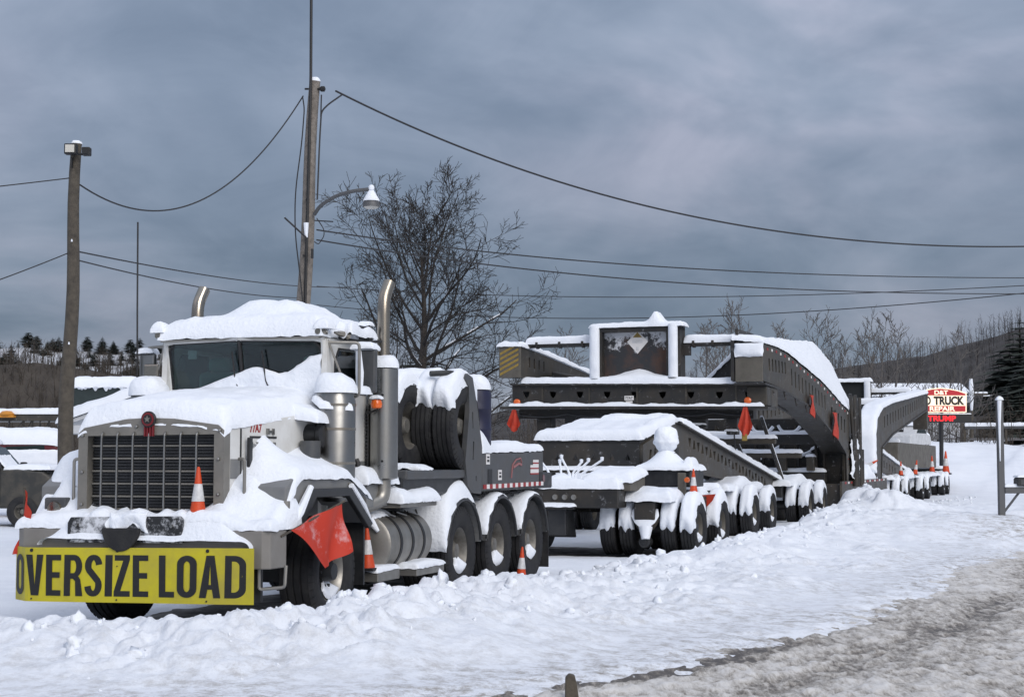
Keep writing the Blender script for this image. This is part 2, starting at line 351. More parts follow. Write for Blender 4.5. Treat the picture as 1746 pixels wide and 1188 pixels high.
def ground_h(x, y):
    se, _ = polyd(x, y, EDGE); sc, ch = polyd(x, y, CXY, CH)
    near = sst(90, 45, y)
    out = np.maximum(sc, 0); ins = np.maximum(-sc, 0)
    w_out = np.clip(.55*(-se+sc), .6, 3.2)
    patch = sst(-.08, .16, fbm(x*.42, y*.42, 104, 3)+.05)
    wx = x+.12*fbm(x*4, y*4, 101, 3); wy = y+.12*fbm(x*4, y*4, 102, 3)
    lum = (.15*lumps(wx/.42, wy/.42, 20)+.10*lumps(wx/.2, wy/.2, 31)+.06*lumps(wx/.1, wy/.1, 41)*sst(40, 20, y)+.05*fbm(x*7, y*7, 103, 4))
    jag = 1+1.0*fbm(x*1.3, y*1.3, 3, 4)+.55*fbm(x*4, y*4, 4, 4)+.9*(lum-.05)*patch
    ridge = 1.16*ch*jag*np.where(sc > 0, np.exp(-(out/w_out)**2*1.6), np.exp(-(ins/.32)**2))
    field = sst(-.2, .4, sc)                 # plough-thrown snow on the road side of the crest
    rough = field*sst(.3, 1.6, -se+.4*fbm(x*.8, y*.8, 9))
    z = ridge+rough*(.20*fbm(x*.6, y*.6, 5, 4)+.06+lum*(.14+.58*patch)*np.exp(-np.maximum(0, sc-.4)/4.5)+.014*fbm(x*6, y*6, 105, 4))*near
    lot = 1-sst(-.35, .05, sc)               # the cleared lot behind the bank
    z = z+lot*near*(.03*fbm(x*1.5, y*1.5, 7, 5)+.10*lum*sst(.02, .2, fbm(x*.45, y*.45, 8, 3)))
    z = z+.02*fbm(x*3, y*3, 11, 4)
    # rolled strip along the road, then it dives under the slush
    e2 = se+1.1*fbm(x*.5, y*.5, 12, 4)+.9*fbm(x*2.2, y*2.2, 13, 5, .65)
    z = z*(1-sst(-.9, -.1, e2))-.10*sst(-.35, .9, e2)
    # the land rises beyond the trailer on the road side, and the piles by the sign
    rise = land_rise(x, y, se, sc)
    pile = sst(78, 90, y)*sst(.185, .225, x/np.maximum(y, 1))*(.9+1.4*fbm(x*.16, y*.16, 14, 4))
    z = z+rise+np.maximum(pile, 0)*(y < 120)
    lump_far = sst(30, 50, y)*sst(150, 60, y)*sst(.0, 1.5, -se)*sst(1.5, 4, sc)
    z = z+lump_far*(.5*np.maximum(0, fbm(x*.35, y*.35, 15, 4))+.25*lumps(x/1.3, y/1.3, 55)*.6)
    g_ = lambda cx, cy, r, h: h*np.exp(-((x-cx)**2+(y-cy)**2)/r**2)
    bx, by = G.w((4.6, 5.5, 0)).x, G.w((4.6, 5.5, 0)).y
    z = z+g_(bx, by, 1.6, .25)+g_(9.2, 38, .6, .35)+g_(10.1, 33.2, 2.6, .5)+g_(-6.3, 15.3, .5, .28)+g_(-4.2, 30, 1.4, .3)
    # bare ground shows under the truck and trailer
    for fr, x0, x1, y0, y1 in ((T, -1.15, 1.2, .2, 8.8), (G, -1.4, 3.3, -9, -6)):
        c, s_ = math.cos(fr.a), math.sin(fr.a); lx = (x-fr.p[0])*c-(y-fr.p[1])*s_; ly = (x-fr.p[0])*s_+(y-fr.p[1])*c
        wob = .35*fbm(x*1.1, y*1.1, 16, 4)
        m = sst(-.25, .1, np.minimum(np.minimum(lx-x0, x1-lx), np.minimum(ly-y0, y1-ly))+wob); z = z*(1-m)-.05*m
    return z
def grid_obj(name, X, Y, Z, m):
    nr, nc = X.shape; me = bpy.data.meshes.new(name); co = np.stack([X, Y, Z], -1).reshape(-1, 3).astype(np.float32)
    i = np.arange((nr-1)*(nc-1)); r = i//(nc-1); c = i % (nc-1); a = r*nc+c
    q = np.stack([a, a+1, a+nc+1, a+nc], -1).astype(np.int32)
    me.vertices.add(len(co)); me.vertices.foreach_set('co', co.ravel()); me.loops.add(q.size); me.loops.foreach_set('vertex_index', q.ravel())
    me.polygons.add(len(q)); me.polygons.foreach_set('loop_start', np.arange(0, q.size, 4, dtype=np.int32)); me.polygons.foreach_set('use_smooth', np.ones(len(q), dtype=bool))
    me.update(calc_edges=True); me.validate(); return linkmesh(name, me, m)
def structure(o, label): o['kind'] = 'structure'; o['label'] = label; return o

def ground_mat():
    m, N, L, b = newmat('snow_ground')
    tc = N.new('ShaderNodeTexCoord')
    def nz(sc, det=6, r=.6):
        n = N.new('ShaderNodeTexNoise'); n.inputs['Scale'].default_value = sc; n.inputs['Detail'].default_value = det; n.inputs['Roughness'].default_value = r
        L.new(tc.outputs['Object'], n.inputs['Vector']); return n.outputs['Fac']
    def mr(o, a, b_, c=0, d=1):
        r = N.new('ShaderNodeMapRange'); L.new(o, r.inputs[0])
        for k, v in zip((1, 2, 3, 4), (a, b_, c, d)): r.inputs[k].default_value = v
        return r.outputs[0]
    def mix(f, a, c):
        x = N.new('ShaderNodeMix'); x.data_type = 'RGBA'; L.new(f, x.inputs[0]) if not isinstance(f, float) else None
        for k, v in ((6, a), (7, c)):
            if isinstance(v, tuple): x.inputs[k].default_value = (*v, 1)
            else: L.new(v, x.inputs[k])
        return x.outputs[2]
    c1 = mix(mr(nz(.8), .35, .7), (.83, .86, .905), (.76, .79, .84))
    c2 = mix(mr(nz(9, 8, .75), .66, .8, 0, .55), c1, (.45, .43, .40))      # grit thrown from the road
    # grit gathers where the blanket thins out (vertex attribute written with the mesh)
    at_ = N.new('ShaderNodeAttribute'); at_.attribute_name = 'grit'
    mg = N.new('ShaderNodeMath'); mg.operation = 'MULTIPLY'; L.new(at_.outputs['Fac'], mg.inputs[0]); L.new(mr(nz(5, 9, .8), .45, .62), mg.inputs[1])
    c3 = mix(mg.outputs[0], c1, (.33, .31, .285))
    mm = N.new('ShaderNodeMath'); mm.operation = 'MULTIPLY'; L.new(at_.outputs['Fac'], mm.inputs[0]); mm.inputs[1].default_value = .5
    L.new(c3, b.inputs['Base Color']); b.inputs['Roughness'].default_value = .7; b.inputs['Specular IOR Level'].default_value = .2
    bp = N.new('ShaderNodeBump'); bp.inputs['Strength'].default_value = .7; bp.inputs['Distance'].default_value = .03; L.new(nz(15, 8, .72), bp.inputs['Height']); L.new(bp.outputs[0], b.inputs['Normal'])
    return m
def slush_mat():
    m, N, L, b = newmat('road_slush')
    tc = N.new('ShaderNodeTexCoord'); mp = N.new('ShaderNodeMapping'); mp.inputs['Rotation'].default_value = (0, 0, R(33)); mp.inputs['Scale'].default_value = (1, .30, 1)
    L.new(tc.outputs['Object'], mp.inputs[0])
    def nz(sc, det=8, r=.7, ds=0):
        n = N.new('ShaderNodeTexNoise'); n.inputs['Scale'].default_value = sc; n.inputs['Detail'].default_value = det; n.inputs['Roughness'].default_value = r; n.inputs['Distortion'].default_value = ds
        L.new(mp.outputs[0], n.inputs['Vector']); return n.outputs['Fac']
    r = N.new('ShaderNodeValToRGB'); a = N.new('ShaderNodeAttribute'); a.attribute_name = 'hgt'
    ad = N.new('ShaderNodeMath'); ad.operation = 'ADD'; L.new(a.outputs['Fac'], ad.inputs[0])
    sc = N.new('ShaderNodeMath'); sc.operation = 'MULTIPLY_ADD'; L.new(nz(12, 12, .82, .3), sc.inputs[0]); sc.inputs[1].default_value = 1.7; sc.inputs[2].default_value = -.83
    L.new(sc.outputs[0], ad.inputs[1]); L.new(ad.outputs[0], r.inputs[0])
    e = r.color_ramp.elements
    for k in range(3): e.new(.5)
    for k, (p, c) in enumerate(((.06, (.07, .06, .05)), (.2, (.22, .195, .162)), (.33, (.44, .41, .365)), (.47, (.61, .585, .545)), (.82, (.76, .755, .735)))): e[k].position = p; e[k].color = (*c, 1)
    L.new(r.outputs[0], b.inputs['Base Color']); b.inputs['Roughness'].default_value = .55
    bp = N.new('ShaderNodeBump'); bp.inputs['Strength'].default_value = .5; bp.inputs['Distance'].default_value = .02; L.new(nz(20, 7, .75), bp.inputs['Height']); L.new(bp.outputs[0], b.inputs['Normal'])
    return m
M['ground'] = ground_mat(); M['slush'] = slush_mat()
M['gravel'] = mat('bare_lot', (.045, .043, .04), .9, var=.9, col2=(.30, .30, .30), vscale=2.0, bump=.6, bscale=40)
def build_ground():
    Yr = np.concatenate([np.geomspace(7.6, 75, 880), np.geomspace(75, 420, 90)[1:]]); tt = np.linspace(-.44, .46, 640)
    Y, t = np.meshgrid(Yr, tt, indexing='ij'); X = t*(Y+4); Z = ground_h(X, Y)
    g = structure(grid_obj('snow_ground', X, Y, Z, 'ground'), 'ploughed snow with lumpy banks round the parked rig')
    se, _ = polyd(X, Y, EDGE); gr = np.exp(-np.maximum(0, -se)/1.5)*np.clip(.6+2.4*(fbm(X*.6, Y*.6, 71, 4)+.1), 0, 1)
    a = g.data.attributes.new('grit', 'FLOAT', 'POINT'); a.data.foreach_set('value', gr.ravel().astype(np.float32))
    # road: rutted slush
    Yr = np.geomspace(5.0, 80, 560); tt = np.linspace(-.5, .60, 540); Y, t = np.meshgrid(Yr, tt, indexing='ij'); X = t*(Y+4)
    se, _ = polyd(X, Y, EDGE); c, s_ = math.cos(R(28)), math.sin(R(28)); al = X*s_+Y*c; ac = X*c-Y*s_
    rut = -.05*np.exp(-((se-1.3+.3*fbm(al*.3, ac*.3, 80))/.28)**2)-.05*np.exp(-((se-3.1+.3*fbm(al*.3, ac*.3, 81))/.3)**2)
    wa = ac+.1*fbm(ac*5, al*5, 65, 3); wl = al+.1*fbm(ac*5, al*5, 66, 3); lump = .035*lumps(wa/.16, wl/.26, 61)+.03*lumps(wa/.08, wl/.12, 62)+.05*fbm(ac*3.2, al*1.8, 63, 6, .6)
    Z = -.055+rut*.5+lump*sst(-.4, .4, se)
    Z = Z+land_rise(X, Y, se, polyd(X, Y, CXY)[0])-.12*sst(-.5, -2.5, se)
    rut = .6*rut-.10*np.exp(-((se-.35+.25*fbm(al*.6, ac*.6, 82))/.26)**2)*sst(17, 12, Y)
    hgt = np.clip(.46+(lump-.03)*5.5+rut*4.5+.5*fbm(ac*.5, al*.18, 64, 4), 0, 1)
    r = structure(grid_obj('road', X, Y, Z, 'slush'), 'road covered in churned dirty slush')
    a = r.data.attributes.new('hgt', 'FLOAT', 'POINT'); a.data.foreach_set('value', hgt.ravel().astype(np.float32))
    # bare strip under the vehicles
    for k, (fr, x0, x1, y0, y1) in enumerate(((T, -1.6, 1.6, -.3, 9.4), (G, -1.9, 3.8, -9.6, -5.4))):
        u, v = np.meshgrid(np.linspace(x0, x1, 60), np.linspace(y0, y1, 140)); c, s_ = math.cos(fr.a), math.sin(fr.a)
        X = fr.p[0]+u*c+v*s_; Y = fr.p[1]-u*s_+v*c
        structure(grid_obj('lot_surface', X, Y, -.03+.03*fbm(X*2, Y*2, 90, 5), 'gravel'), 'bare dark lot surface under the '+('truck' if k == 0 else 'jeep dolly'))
    # land beyond, all round
    f = MB(); n = 48
    rs = [0, 60, 200, 500, 1500, 4000]
    f.v.append((0, 0, -.35))
    for r_ in rs[1:]:
        for k in range(n): f.v.append((r_*math.cos(2*math.pi*k/n), r_*math.sin(2*math.pi*k/n), -.35))
    for k in range(n): f.f.append((0, 1+k, 1+(k+1) % n))
    for j in range(len(rs)-2):
        for k in range(n): a = 1+j*n; f.f.append((a+k, a+n+k, a+n+(k+1) % n, a+(k+1) % n))
    structure(f.build('far_ground', 'snow'), 'snow-covered land reaching to the horizon')
build_ground()
def clods():                                 # loose snow chunks thrown along the bank
    rg = np.random.default_rng(5); base = bmesh.new(); bmesh.ops.create_icosphere(base, subdivisions=2, radius=1)
    bv = np.array([v.co[:] for v in base.verts]); bf = [[v.index for v in f.verts] for f in base.faces]; base.free()
    xs, ys, rr = [], [], []
    for k in range(len(CXY)-3):
        (ax, ay), (bx, by) = CXY[k], CXY[k+1]
        if ay < 12 or ay > 60: continue
        L = math.hypot(bx-ax, by-ay); n = int(L*(24 if ay < 22 else 10)); t = rg.random(n); nx, ny = (by-ay)/L, -(bx-ax)/L
        d = np.abs(rg.normal(0, .75, n))*np.where(rg.random(n) < .72, 1, -.2)
        xs += list(ax+(bx-ax)*t+nx*d); ys += list(ay+(by-ay)*t+ny*d); rr += list(.012+.055*rg.random(n)**3)
    xs, ys, rr = map(np.array, (xs, ys, rr)); zs = ground_h(xs, ys)
    V = []; F = []
    for x, y, z, r in zip(xs, ys, zs, rr):
        so = Vector(rg.uniform(-50, 50, 3)); q = np.array([.9*mn.noise(Vector(b_)*1.6+so)+.3*mn.noise(Vector(b_)*4+so) for b_ in bv]); s_ = rg.uniform(.6, 1.4, 3); o = len(V)
        p = bv*(1+q[:, None])*s_*r; a = rg.random()*6.3; px = p[:, 0]*math.cos(a)-p[:, 1]*math.sin(a); py = p[:, 0]*math.sin(a)+p[:, 1]*math.cos(a)
        V += list(zip(px+x, py+y, p[:, 2]+z+r*.1)); F += [[i+o for i in f] for f in bf]
    me = bpy.data.meshes.new('snow_clods'); me.from_pydata(V, [], F); me.update(); o = linkmesh('snow_clods', me, 'snow', smooth=True)
    tag(o, 'loose lumps of ploughed snow strewn along the bank', kind='stuff')
clods()
M['brushy'] = mat('brushy_bank', (.060, .050, .040), .95, var=.8, col2=(.038, .032, .027), vscale=.5, bump=1, bscale=1.5)
def hill(name, pts, m, label, depth=120, back=260):
    # a ridge: crest pixels at distance Y, its foot in front
    P = [at(u, v, Y) for u, v, Y in pts]; nc = 120; nr = 26; rows = []
    us = np.linspace(0, len(P)-1, nc); cx = np.interp(us, range(len(P)), [p.x for p in P]); cy = np.interp(us, range(len(P)), [p.y for p in P]); cz = np.interp(us, range(len(P)), [p.z for p in P])
    X = np.zeros((nr, nc)); Y = np.zeros((nr, nc)); Z = np.zeros((nr, nc))
    for j in range(nr):
        f = j/(nr-1); e = 2*f-.0
        if f <= .6: g = f/.6; Y[j] = cy-depth*(1-g); Z[j] = -1+(cz+1)*(g**1.15)
        else: g = (f-.6)/.4; Y[j] = cy+back*g; Z[j] = cz*(1-.7*g*g)
        X[j] = cx*Y[j]/cy if f <= .6 else cx
    Z = Z+(Z > 0)*2.2*fbm(X*.05, Y*.05, 77, 4)
    return structure(grid_obj(name, X, Y, Z, m), label), (X, Y, Z)
HL, HLg = hill('hill', [(-420, 592, 380), (0, 596, 380), (150, 597, 380), (300, 604, 380), (500, 640, 380), (760, 690, 390), (900, 720, 390)], 'hill', 'snowy hillside with scattered trees beyond the cars')
HR, HRg = hill('hill', [(820, 712, 330), (1000, 668, 330), (1180, 650, 330), (1350, 640, 330), (1480, 622, 330), (1580, 606, 330), (1680, 578, 320), (1790, 545, 310), (1980, 520, 300), (2200, 505, 300)], 'hillr', 'dark wooded hillside behind the lit sign')
BK, BKg = hill('hill', [(-420, 640, 170), (-60, 628, 170), (60, 618, 170), (160, 632, 170), (300, 650, 170), (460, 680, 170), (640, 700, 170)], 'brushy', 'brown brushy bank behind the parked cars', 22, 60)
# ------------------------------------------------------------ wheels
def getoff(par): return par['_o'] if '_o' in par else par.parent['_o']
WM = {}
def wheel_meshes(Rr, w, kind):
    key = (Rr, w, kind)
    if key in WM: return WM[key]
    rr = Rr*.53; h = w/2
    p = [(-h*.72, rr), (-h*.9, rr+.03), (-h, rr+(Rr-rr)*.5), (-h*.95, Rr-.05), (-h*.86, Rr-.012)]
    k = 4
    for i in range(k):                      # tread ribs with grooves between
        a0 = -h*.84+i*(h*1.68)/k; a1 = a0+h*1.68/k
        p += [(a0+.004, Rr), (a1-.016, Rr)]
        if i < k-1: p += [(a1-.013, Rr-.016), (a1-.003, Rr-.016)]
    p += [(-x, r) for x, r in p[:5]][::-1]
    t = MB().lathe(p, (0, 0, 0), 0, 44, cap=False)
    for i in range(44):                     # shoulder lugs
        a = 2*math.pi*(i+.5)/44
        for sx in (-1, 1):
            c, s_ = math.cos(a), math.sin(a); q = .028; x0 = sx*h*.83; x1 = sx*h*.975
            vs = []
            for (x, r) in ((x0, Rr+.004), (x1, Rr-.035), (x1, Rr-.07), (x0, Rr-.03)):
                for g in (-q, q): vs.append((x, c*r-s_*g, s_*r+c*g))
            t.add(vs, [(0,1,3,2), (2,3,5,4), (4,5,7,6), (6,7,1,0), (0,2,4,6), (1,7,5,3)])
    def fin(mb, name, m):
        me = bpy.data.meshes.new(name); me.from_pydata(mb.v, [], mb.f); me.update()
        bm = bmesh.new(); bm.from_mesh(me); bmesh.ops.recalc_face_normals(bm, faces=bm.faces); bm.to_mesh(me); bm.free()
        me.polygons.foreach_set('use_smooth', [True]*len(me.polygons)); me.materials.append(M[m]); me.set_sharp_from_angle(angle=R(40)); return me
    if kind == 'front':
        r = MB().lathe([(h*.1, .02), (h*.25, rr*.42), (h*.35, rr*.5), (h*.1, rr*.66), (h*.15, rr*.86), (h*.62, rr*.93), (h*.78, rr*1.02), (h*.78, rr*1.09), (h*.6, rr*1.1), (-h*.5, rr)], (0, 0, 0), 0, 40)
        hb = MB().lathe([(h*.2, rr*.36), (h*.75, rr*.34), (h*1.0, rr*.28), (h*1.02, .01)], (0, 0, 0), 0, 20)
        rm = 'alu'
    else:
        r = MB().lathe([(-h*.55, .02), (-h*.5, rr*.55), (-h*.45, rr*.62), (-h*.55, rr*.75), (-h*.5, rr*.86), (h*.5, rr*.93), (h*.74, rr*1.02), (h*.74, rr*1.08), (h*.5, rr*1.1), (-h*.5, rr)], (0, 0, 0), 0, 40)
        hb = MB().lathe([(-h*.5, rr*.4), (h*.25, rr*.36), (h*.5, rr*.3), (h*.52, .01)], (0, 0, 0), 0, 20)
        rm = 'tan' if kind == 'trailer' else 'rimd'
    nb = 10; br = rr*.5 if kind == 'front' else rr*.6; bx = h*.35 if kind == 'front' else -h*.45
    for i in range(nb):
        a = 2*math.pi*i/nb; hb.lathe([(bx-.01, .017), (bx+.045, .016), (bx+.05, .002)], (0, br*math.cos(a), br*math.sin(a)), 0, 6)
    WM[key] = (fin(t, 'wheel', 'rubber'), fin(r, 'rim', rm), fin(hb, 'hub', 'black' if kind != 'drive' else 'rimd'))
    return WM[key]
wseed = [0]
def wheel(par, c, Rr, w, kind, side=1, cap=None, rimsnow=0, label=None):
    t, r, h = wheel_meshes(Rr, w, kind); off = getoff(par)
    o = bpy.data.objects.new('wheel', t); COL.objects.link(o); o.parent = par; o.location = Vector(c)-Vector(off)
    if side < 0: o.rotation_euler = (0, 0, math.pi)
    for nm, me in (('rim', r), ('hub', h)):
        q = bpy.data.objects.new(nm, me); COL.objects.link(q); q.parent = o
    wseed[0] += 1; sd_ = wseed[0]
    if cap:
        a0, a1, t0 = cap                    # draped from a0 degrees in front to a1 behind
        def th(u, v):
            f = a0*(1+.16*mn.noise(Vector((u*3.1, sd_*5.7, 0)))+.05*mn.noise(Vector((u*13, sd_*2.1, 4))))
            return R(-f+(f+a1)*v)
        def P(u, v):
            a = th(u, v); x = (u-.5)*w*1.0; rr_ = Rr*.995-.05*max(0, abs(u-.5)*2-.86)/.14
            return (x, math.sin(a)*rr_, math.cos(a)*rr_)
        def U(u, v):
            a = th(u, v); d = Vector((0, math.sin(a), math.cos(a)))*.55+Vector((0, 0, .5)); return d
        s_ = snow(o, P, w*1.25, Rr*2.6, t0, 12, 30, er=.11, amp=.3, seed=sd_, up=U, off=(0, 0, 0), rag=.015)
        if side < 0: s_.rotation_euler = (0, 0, math.pi)
    if rimsnow:
        def P(u, v):
            a = R(-50+100*u); rr_ = Rr*(.18+.32*v); return (w*(.1+.28*v), math.sin(a)*rr_*(.4+.6*v), -math.cos(a)*rr_)
        snow(o, P, .3, .3, .045*rimsnow, 12, 8, er=.08, amp=.6, seed=sd_+50, up=lambda u, v: Vector((.75, 0, .5)), off=(0, 0, 0), rag=.02, name='snow_patch')
    return o

# ------------------------------------------------------------ the heavy haul truck
TR = thing('heavy_haul_truck', 'snow-covered grey and white conventional truck parked in front of the long trailer', 'truck', T)
def build_truck():
    t = TR
    # chassis
    for s in (-1, 1): box('frame_rail', 'black', t, s*.43-.05, s*.43+.05, .45, 9.3, .72, 1.0)
    box('front_axle', 'black', t, -1.0, 1.0, 1.43, 1.6, .42, .58)
    for y in (5.31, 6.75, 8.18):
        MB().lathe([(-1.0, .1), (-.25, .12), (-.18, .28), (.18, .28), (.25, .12), (1.0, .1)], (0, y, .53), 0, 16).build('drive_axle', 'black', t, True)
    MB().box(-.35, .35, .5, 1.9, .55, 1.0).box(-.42, .42, .55, 1.0, .95, 1.25).build('engine_block', 'dark', t)
    # bumper: front face, wrapped ends
    b = MB().prism([(-1.3, .02), (-1.22, -.02), (1.22, -.02), (1.29, .02), (1.3, .32), (1.22, .32), (1.2, .07), (-1.2, .07), (-1.22, .32), (-1.3, .32)], 2, .65, .99)
    b.build('bumper', 'bump', t, bev=.012)
    MB().box(-1.19, 1.19, .075, .34, .90, .985).build('bumper_tread', 'bump', t)
    tube('step_bracket', 'alu', t, bend([(1.16, .06, .66), (1.16, .06, .47), (1.38, .12, .49), (1.38, .14, .68)], .03), .016)
    box('bumper_skirt', 'black', t, -1.1, 1.15, .12, .16, .35, .65)
    # push plate with half-round hook block
    MB().prism([(-.72, .86), (-.72, 1.04), (-.69, 1.09), (.43, 1.11), (.46, 1.08), (.46, .87)], 1, -.075, -.025).build('push_plate', 'pushp', t, bev=.01)
    MB().prism([(.13+.0-.13+.19*math.cos(a)-.14, 1.0+.21*math.sin(a)) for a in [math.pi+math.pi*k/16 for k in range(17)]], 1, -.13, -.08).build('hook_block', 'rubber', t, bev=.01)
    for x in (-.62, .36): MB().lathe([(0, .018), (-.02, .015), (-.022, .001)], (x, -.076, 1.02), 1, 8).build('bolt', 'steel', t)
    # radiator shell (crowned top), grille with bars
    x0, x1, ztop = -.81, .71, 1.9
    outer = [(x0, 1.05), (x1, 1.05), (x1, 1.88), (x1-.06, 1.93), (.2, 1.99), (-.05, 2.0), (-.3, 1.99), (x0+.06, 1.91), (x0, 1.86)]
    inner = [(x0+.1, 1.07), (x1-.1, 1.07), (x1-.1, 1.845), (x0+.1, 1.835)]
    plate('grille_shell', 'shell', t, outer, [inner[::-1]], 1, .22, .34)
    g = MB().box(x0+.1, x1-.1, .33, .36, 1.06, 1.86).build('grille', 'black', t)
    nsl = 26
    for k in range(nsl):
        z = 1.10+.73*k/(nsl-1)
        bright = k % 4 == 2
        MB().box(x0+.11, x1-.11, .285 if bright else .30, .32, z-.008, z+.008).build('slat', 'shell' if bright else 'black', g)
    for k in range(7):
        x = x0+.1+(x1-x0-.2)*(k+1)/8
        tube('grille_bar', 'steel', t, bend([(x, .24, 1.87), (x, .2, 1.855), (x, .195, 1.8), (x, .195, 1.09)], .03), .011)
    for (x, z) in ((x0+.05, 1.84), (x0+.05, 1.5), (x0+.05, 1.2), (-.19, 1.92), (x1-.04, 1.88), (x1-.05, 1.62), (x1-.05, 1.3)):
        MB().lathe([(0, .016), (-.014, .014), (-.02, .002)], (x, .218, z), 1, 8).build('bolt', 'steel', t)
    # radiator badge: a dark red round shield over red bars
    bd = MB().lathe([(0, .075), (-.02, .075), (-.026, .066), (-.026, .002)], (-.05, .20, 1.985), 1, 24).build('badge', 'ink', t)
    MB().lathe([(0, .062), (-.005, .062), (-.006, .001)], (-.05, .174, 1.985), 1, 24).build('badge_ring', 'badge', bd)
    MB().lathe([(0, .044), (-.004, .044), (-.005, .001)], (-.05, .169, 1.985), 1, 24).build('badge_field', 'ink', bd)
    star = [(-.05+(.034 if k % 2 == 0 else .014)*math.sin(math.pi*k/5), 1.985+(.034 if k % 2 == 0 else .014)*math.cos(math.pi*k/5)) for k in range(10)]
    MB().prism(star, 1, .158, .164).build('badge_mark', 'shell', bd)
    for k in range(4):
        x = -.05+(k-1.5)*.028
        MB().box(x-.008, x+.008, .19, .21, 1.83, 1.94).build('badge_bar', 'badge', bd)
    # hood
    def hood_sec(y):
        f = (y-.34)/1.66; w = .76+.12*f; zc = 2.0+.2*f; zs = 1.91+.2*f
        return [(-w, 1.05), (-w, zs), (-w+.06, zs+.04), (0, zc), (w-.06, zs+.04), (w, zs), (w, 1.05)]
    m = MB(); ys = [.34, .9, 1.5, 1.98]; n = 7
    for y in ys: m.v += [(x-.05*(1-(y-.34)/1.66), y, z) for x, z in hood_sec(y)]
    for i in range(len(ys)-1):
        for k in range(n-1): m.f.append((i*n+k, i*n+k+1, (i+1)*n+k+1, (i+1)*n+k))
    m.f.append(tuple(range(n))); m.f.append(tuple(range((len(ys)-1)*n, len(ys)*n)))
    hd = m.build('hood', 'white', t)
    # the painted stripe and panel gaps of the hood's driver side
    def hx(y): return .76+.12*(y-.34)/1.66-.05*(1-(y-.34)/1.66)
    def sidestrip(name, mt, y0, y1, z0, z1, th=.004):
        MB().add([(hx(y), y, z) if k == 0 else (hx(y)+th, y, z) for k in (0, 1) for z in (z0, z1) for y in (y0, y1)],
                 [(0,1,3,2), (4,6,7,5), (0,4,5,1), (2,3,7,6), (0,2,6,4), (1,5,7,3)]).build(name, mt, hd)
    sidestrip('grey_stripe', 'grey', .345, 1.9, 1.44, 1.62); sidestrip('grey_panel', 'grey', .345, 1.9, 1.06, 1.34)
    sidestrip('panel_gap', 'ink', .5, .52, 1.06, 1.9, .006); sidestrip('panel_gap', 'ink', .66, 1.12, 1.815, 1.835, .006)
    for y, z in ((1.0, 1.88), (.72, 1.75), (1.02, 1.75)):
        MB().box(hx(y), hx(y)+.02, y-.06, y+.06, z-.012, z+.012).box(hx(y), hx(y)+.025, y-.065, y-.045, z-.03, z+.03).box(hx(y), hx(y)+.025, y+.045, y+.065, z-.03, z+.03).build('hood_latch', 'steel', hd)
    text('fleet_number', M['red'], hd, '77A7', .2, .085, lambda x, y, d: (hx(.66+x)+.003+d, .66+x, 1.868+y), bold=.02)
    pl_ = MB().box(hx(.95), hx(.95)+.02, .8, 1.08, 1.53, 1.61).build('name_plate', 'ink', hd)
    text('plate_lettering', 'steel', hd, 'KENWORTH', .24, .035, lambda x, y, d: (hx(.95)+.021+d, .82+x, 1.552+y), bold=.02)
    for s in (-1, 1):
        xx = (.79 if s > 0 else -.86)
        tube('grab_handle', 'alu', t, bend([(xx, .36, 1.62), (xx+s*.07, .34, 1.62), (xx+s*.07, .34, 1.12), (xx, .36, 1.1)], .04), .016)
    box('hood_hinge', 'black', t, .765, .80, .56, .62, 1.25, 1.82)
    # cab
    def cabsec(y, roof=True): pass
    cb = MB()
    cb.prism([(1.98, 1.05), (1.98, 2.30), (2.10, 2.30), (2.10, 1.05)], 0, -.93, .93)          # cowl wall
    cb.build('cowl', 'white', t)
    roofp = [(1.9, 2.86), (2.0, 2.9), (2.5, 2.94), (3.2, 2.92), (3.3, 2.86), (3.3, 2.82), (1.88, 2.82)]
    MB().prism(roofp, 0, -.91, .91).build('roof', 'white', t, bev=.03)
    MB().box(-.93, .93, 3.2, 3.28, 1.05, 2.83).build('back_wall', 'white', t)
    for s in (-1, 1):
        xa, xb = (s*.88, s*.94) if s > 0 else (-.94, -.88)
        pts = [(2.0, 1.0), (3.27, 1.0), (3.27, 2.84), (1.96, 2.84), (1.93, 2.3)]
        hole = [(2.14, 2.32), (2.14, 2.60), (2.24, 2.74), (2.86, 2.75), (2.92, 2.69), (2.92, 2.32)]
        sdw = plate('door', 'white', t, pts, [hole], 0, xa, xb)
        MB().prism(hole, 0, s*.9, s*.91).build('side_window', 'glass', sdw)
        # window rubber
        e = .02; rub = plate('window_seal', 'ink', sdw, [(y+(e if y > 2.5 else -e), z+(e if z > 2.5 else -e)) for y, z in hole], [hole[::-1]], 0, s*.941 if s > 0 else -.949, s*.949 if s > 0 else -.941)
        MB().box(min(xb, xa)-.004 if s < 0 else xb, xa if s < 0 else xb+.006, 2.0, 3.26, 1.42, 1.60).build('grey_stripe', 'grey', sdw)
        MB().box(min(xb, xa)-.004 if s < 0 else xb, xa if s < 0 else xb+.006, 2.0, 3.26, 1.0, 1.30).build('grey_panel', 'grey', sdw)
        tube('door_handle', 'ink', sdw, [(s*.95, 2.68, 1.38), (s*.97, 2.68, 1.42), (s*.97, 2.68, 1.58), (s*.95, 2.68, 1.62)], .03, 6)
    # windscreen: surround, two panes, centre post, wipers
    ws = lambda x, z: (x, 1.9+.12*(2.84-z)/.55-.05+.10*(abs(x)/.9)**2, z)
    wo = [(-.92, 2.28), (.92, 2.28), (.92, 2.86), (-.92, 2.86)]
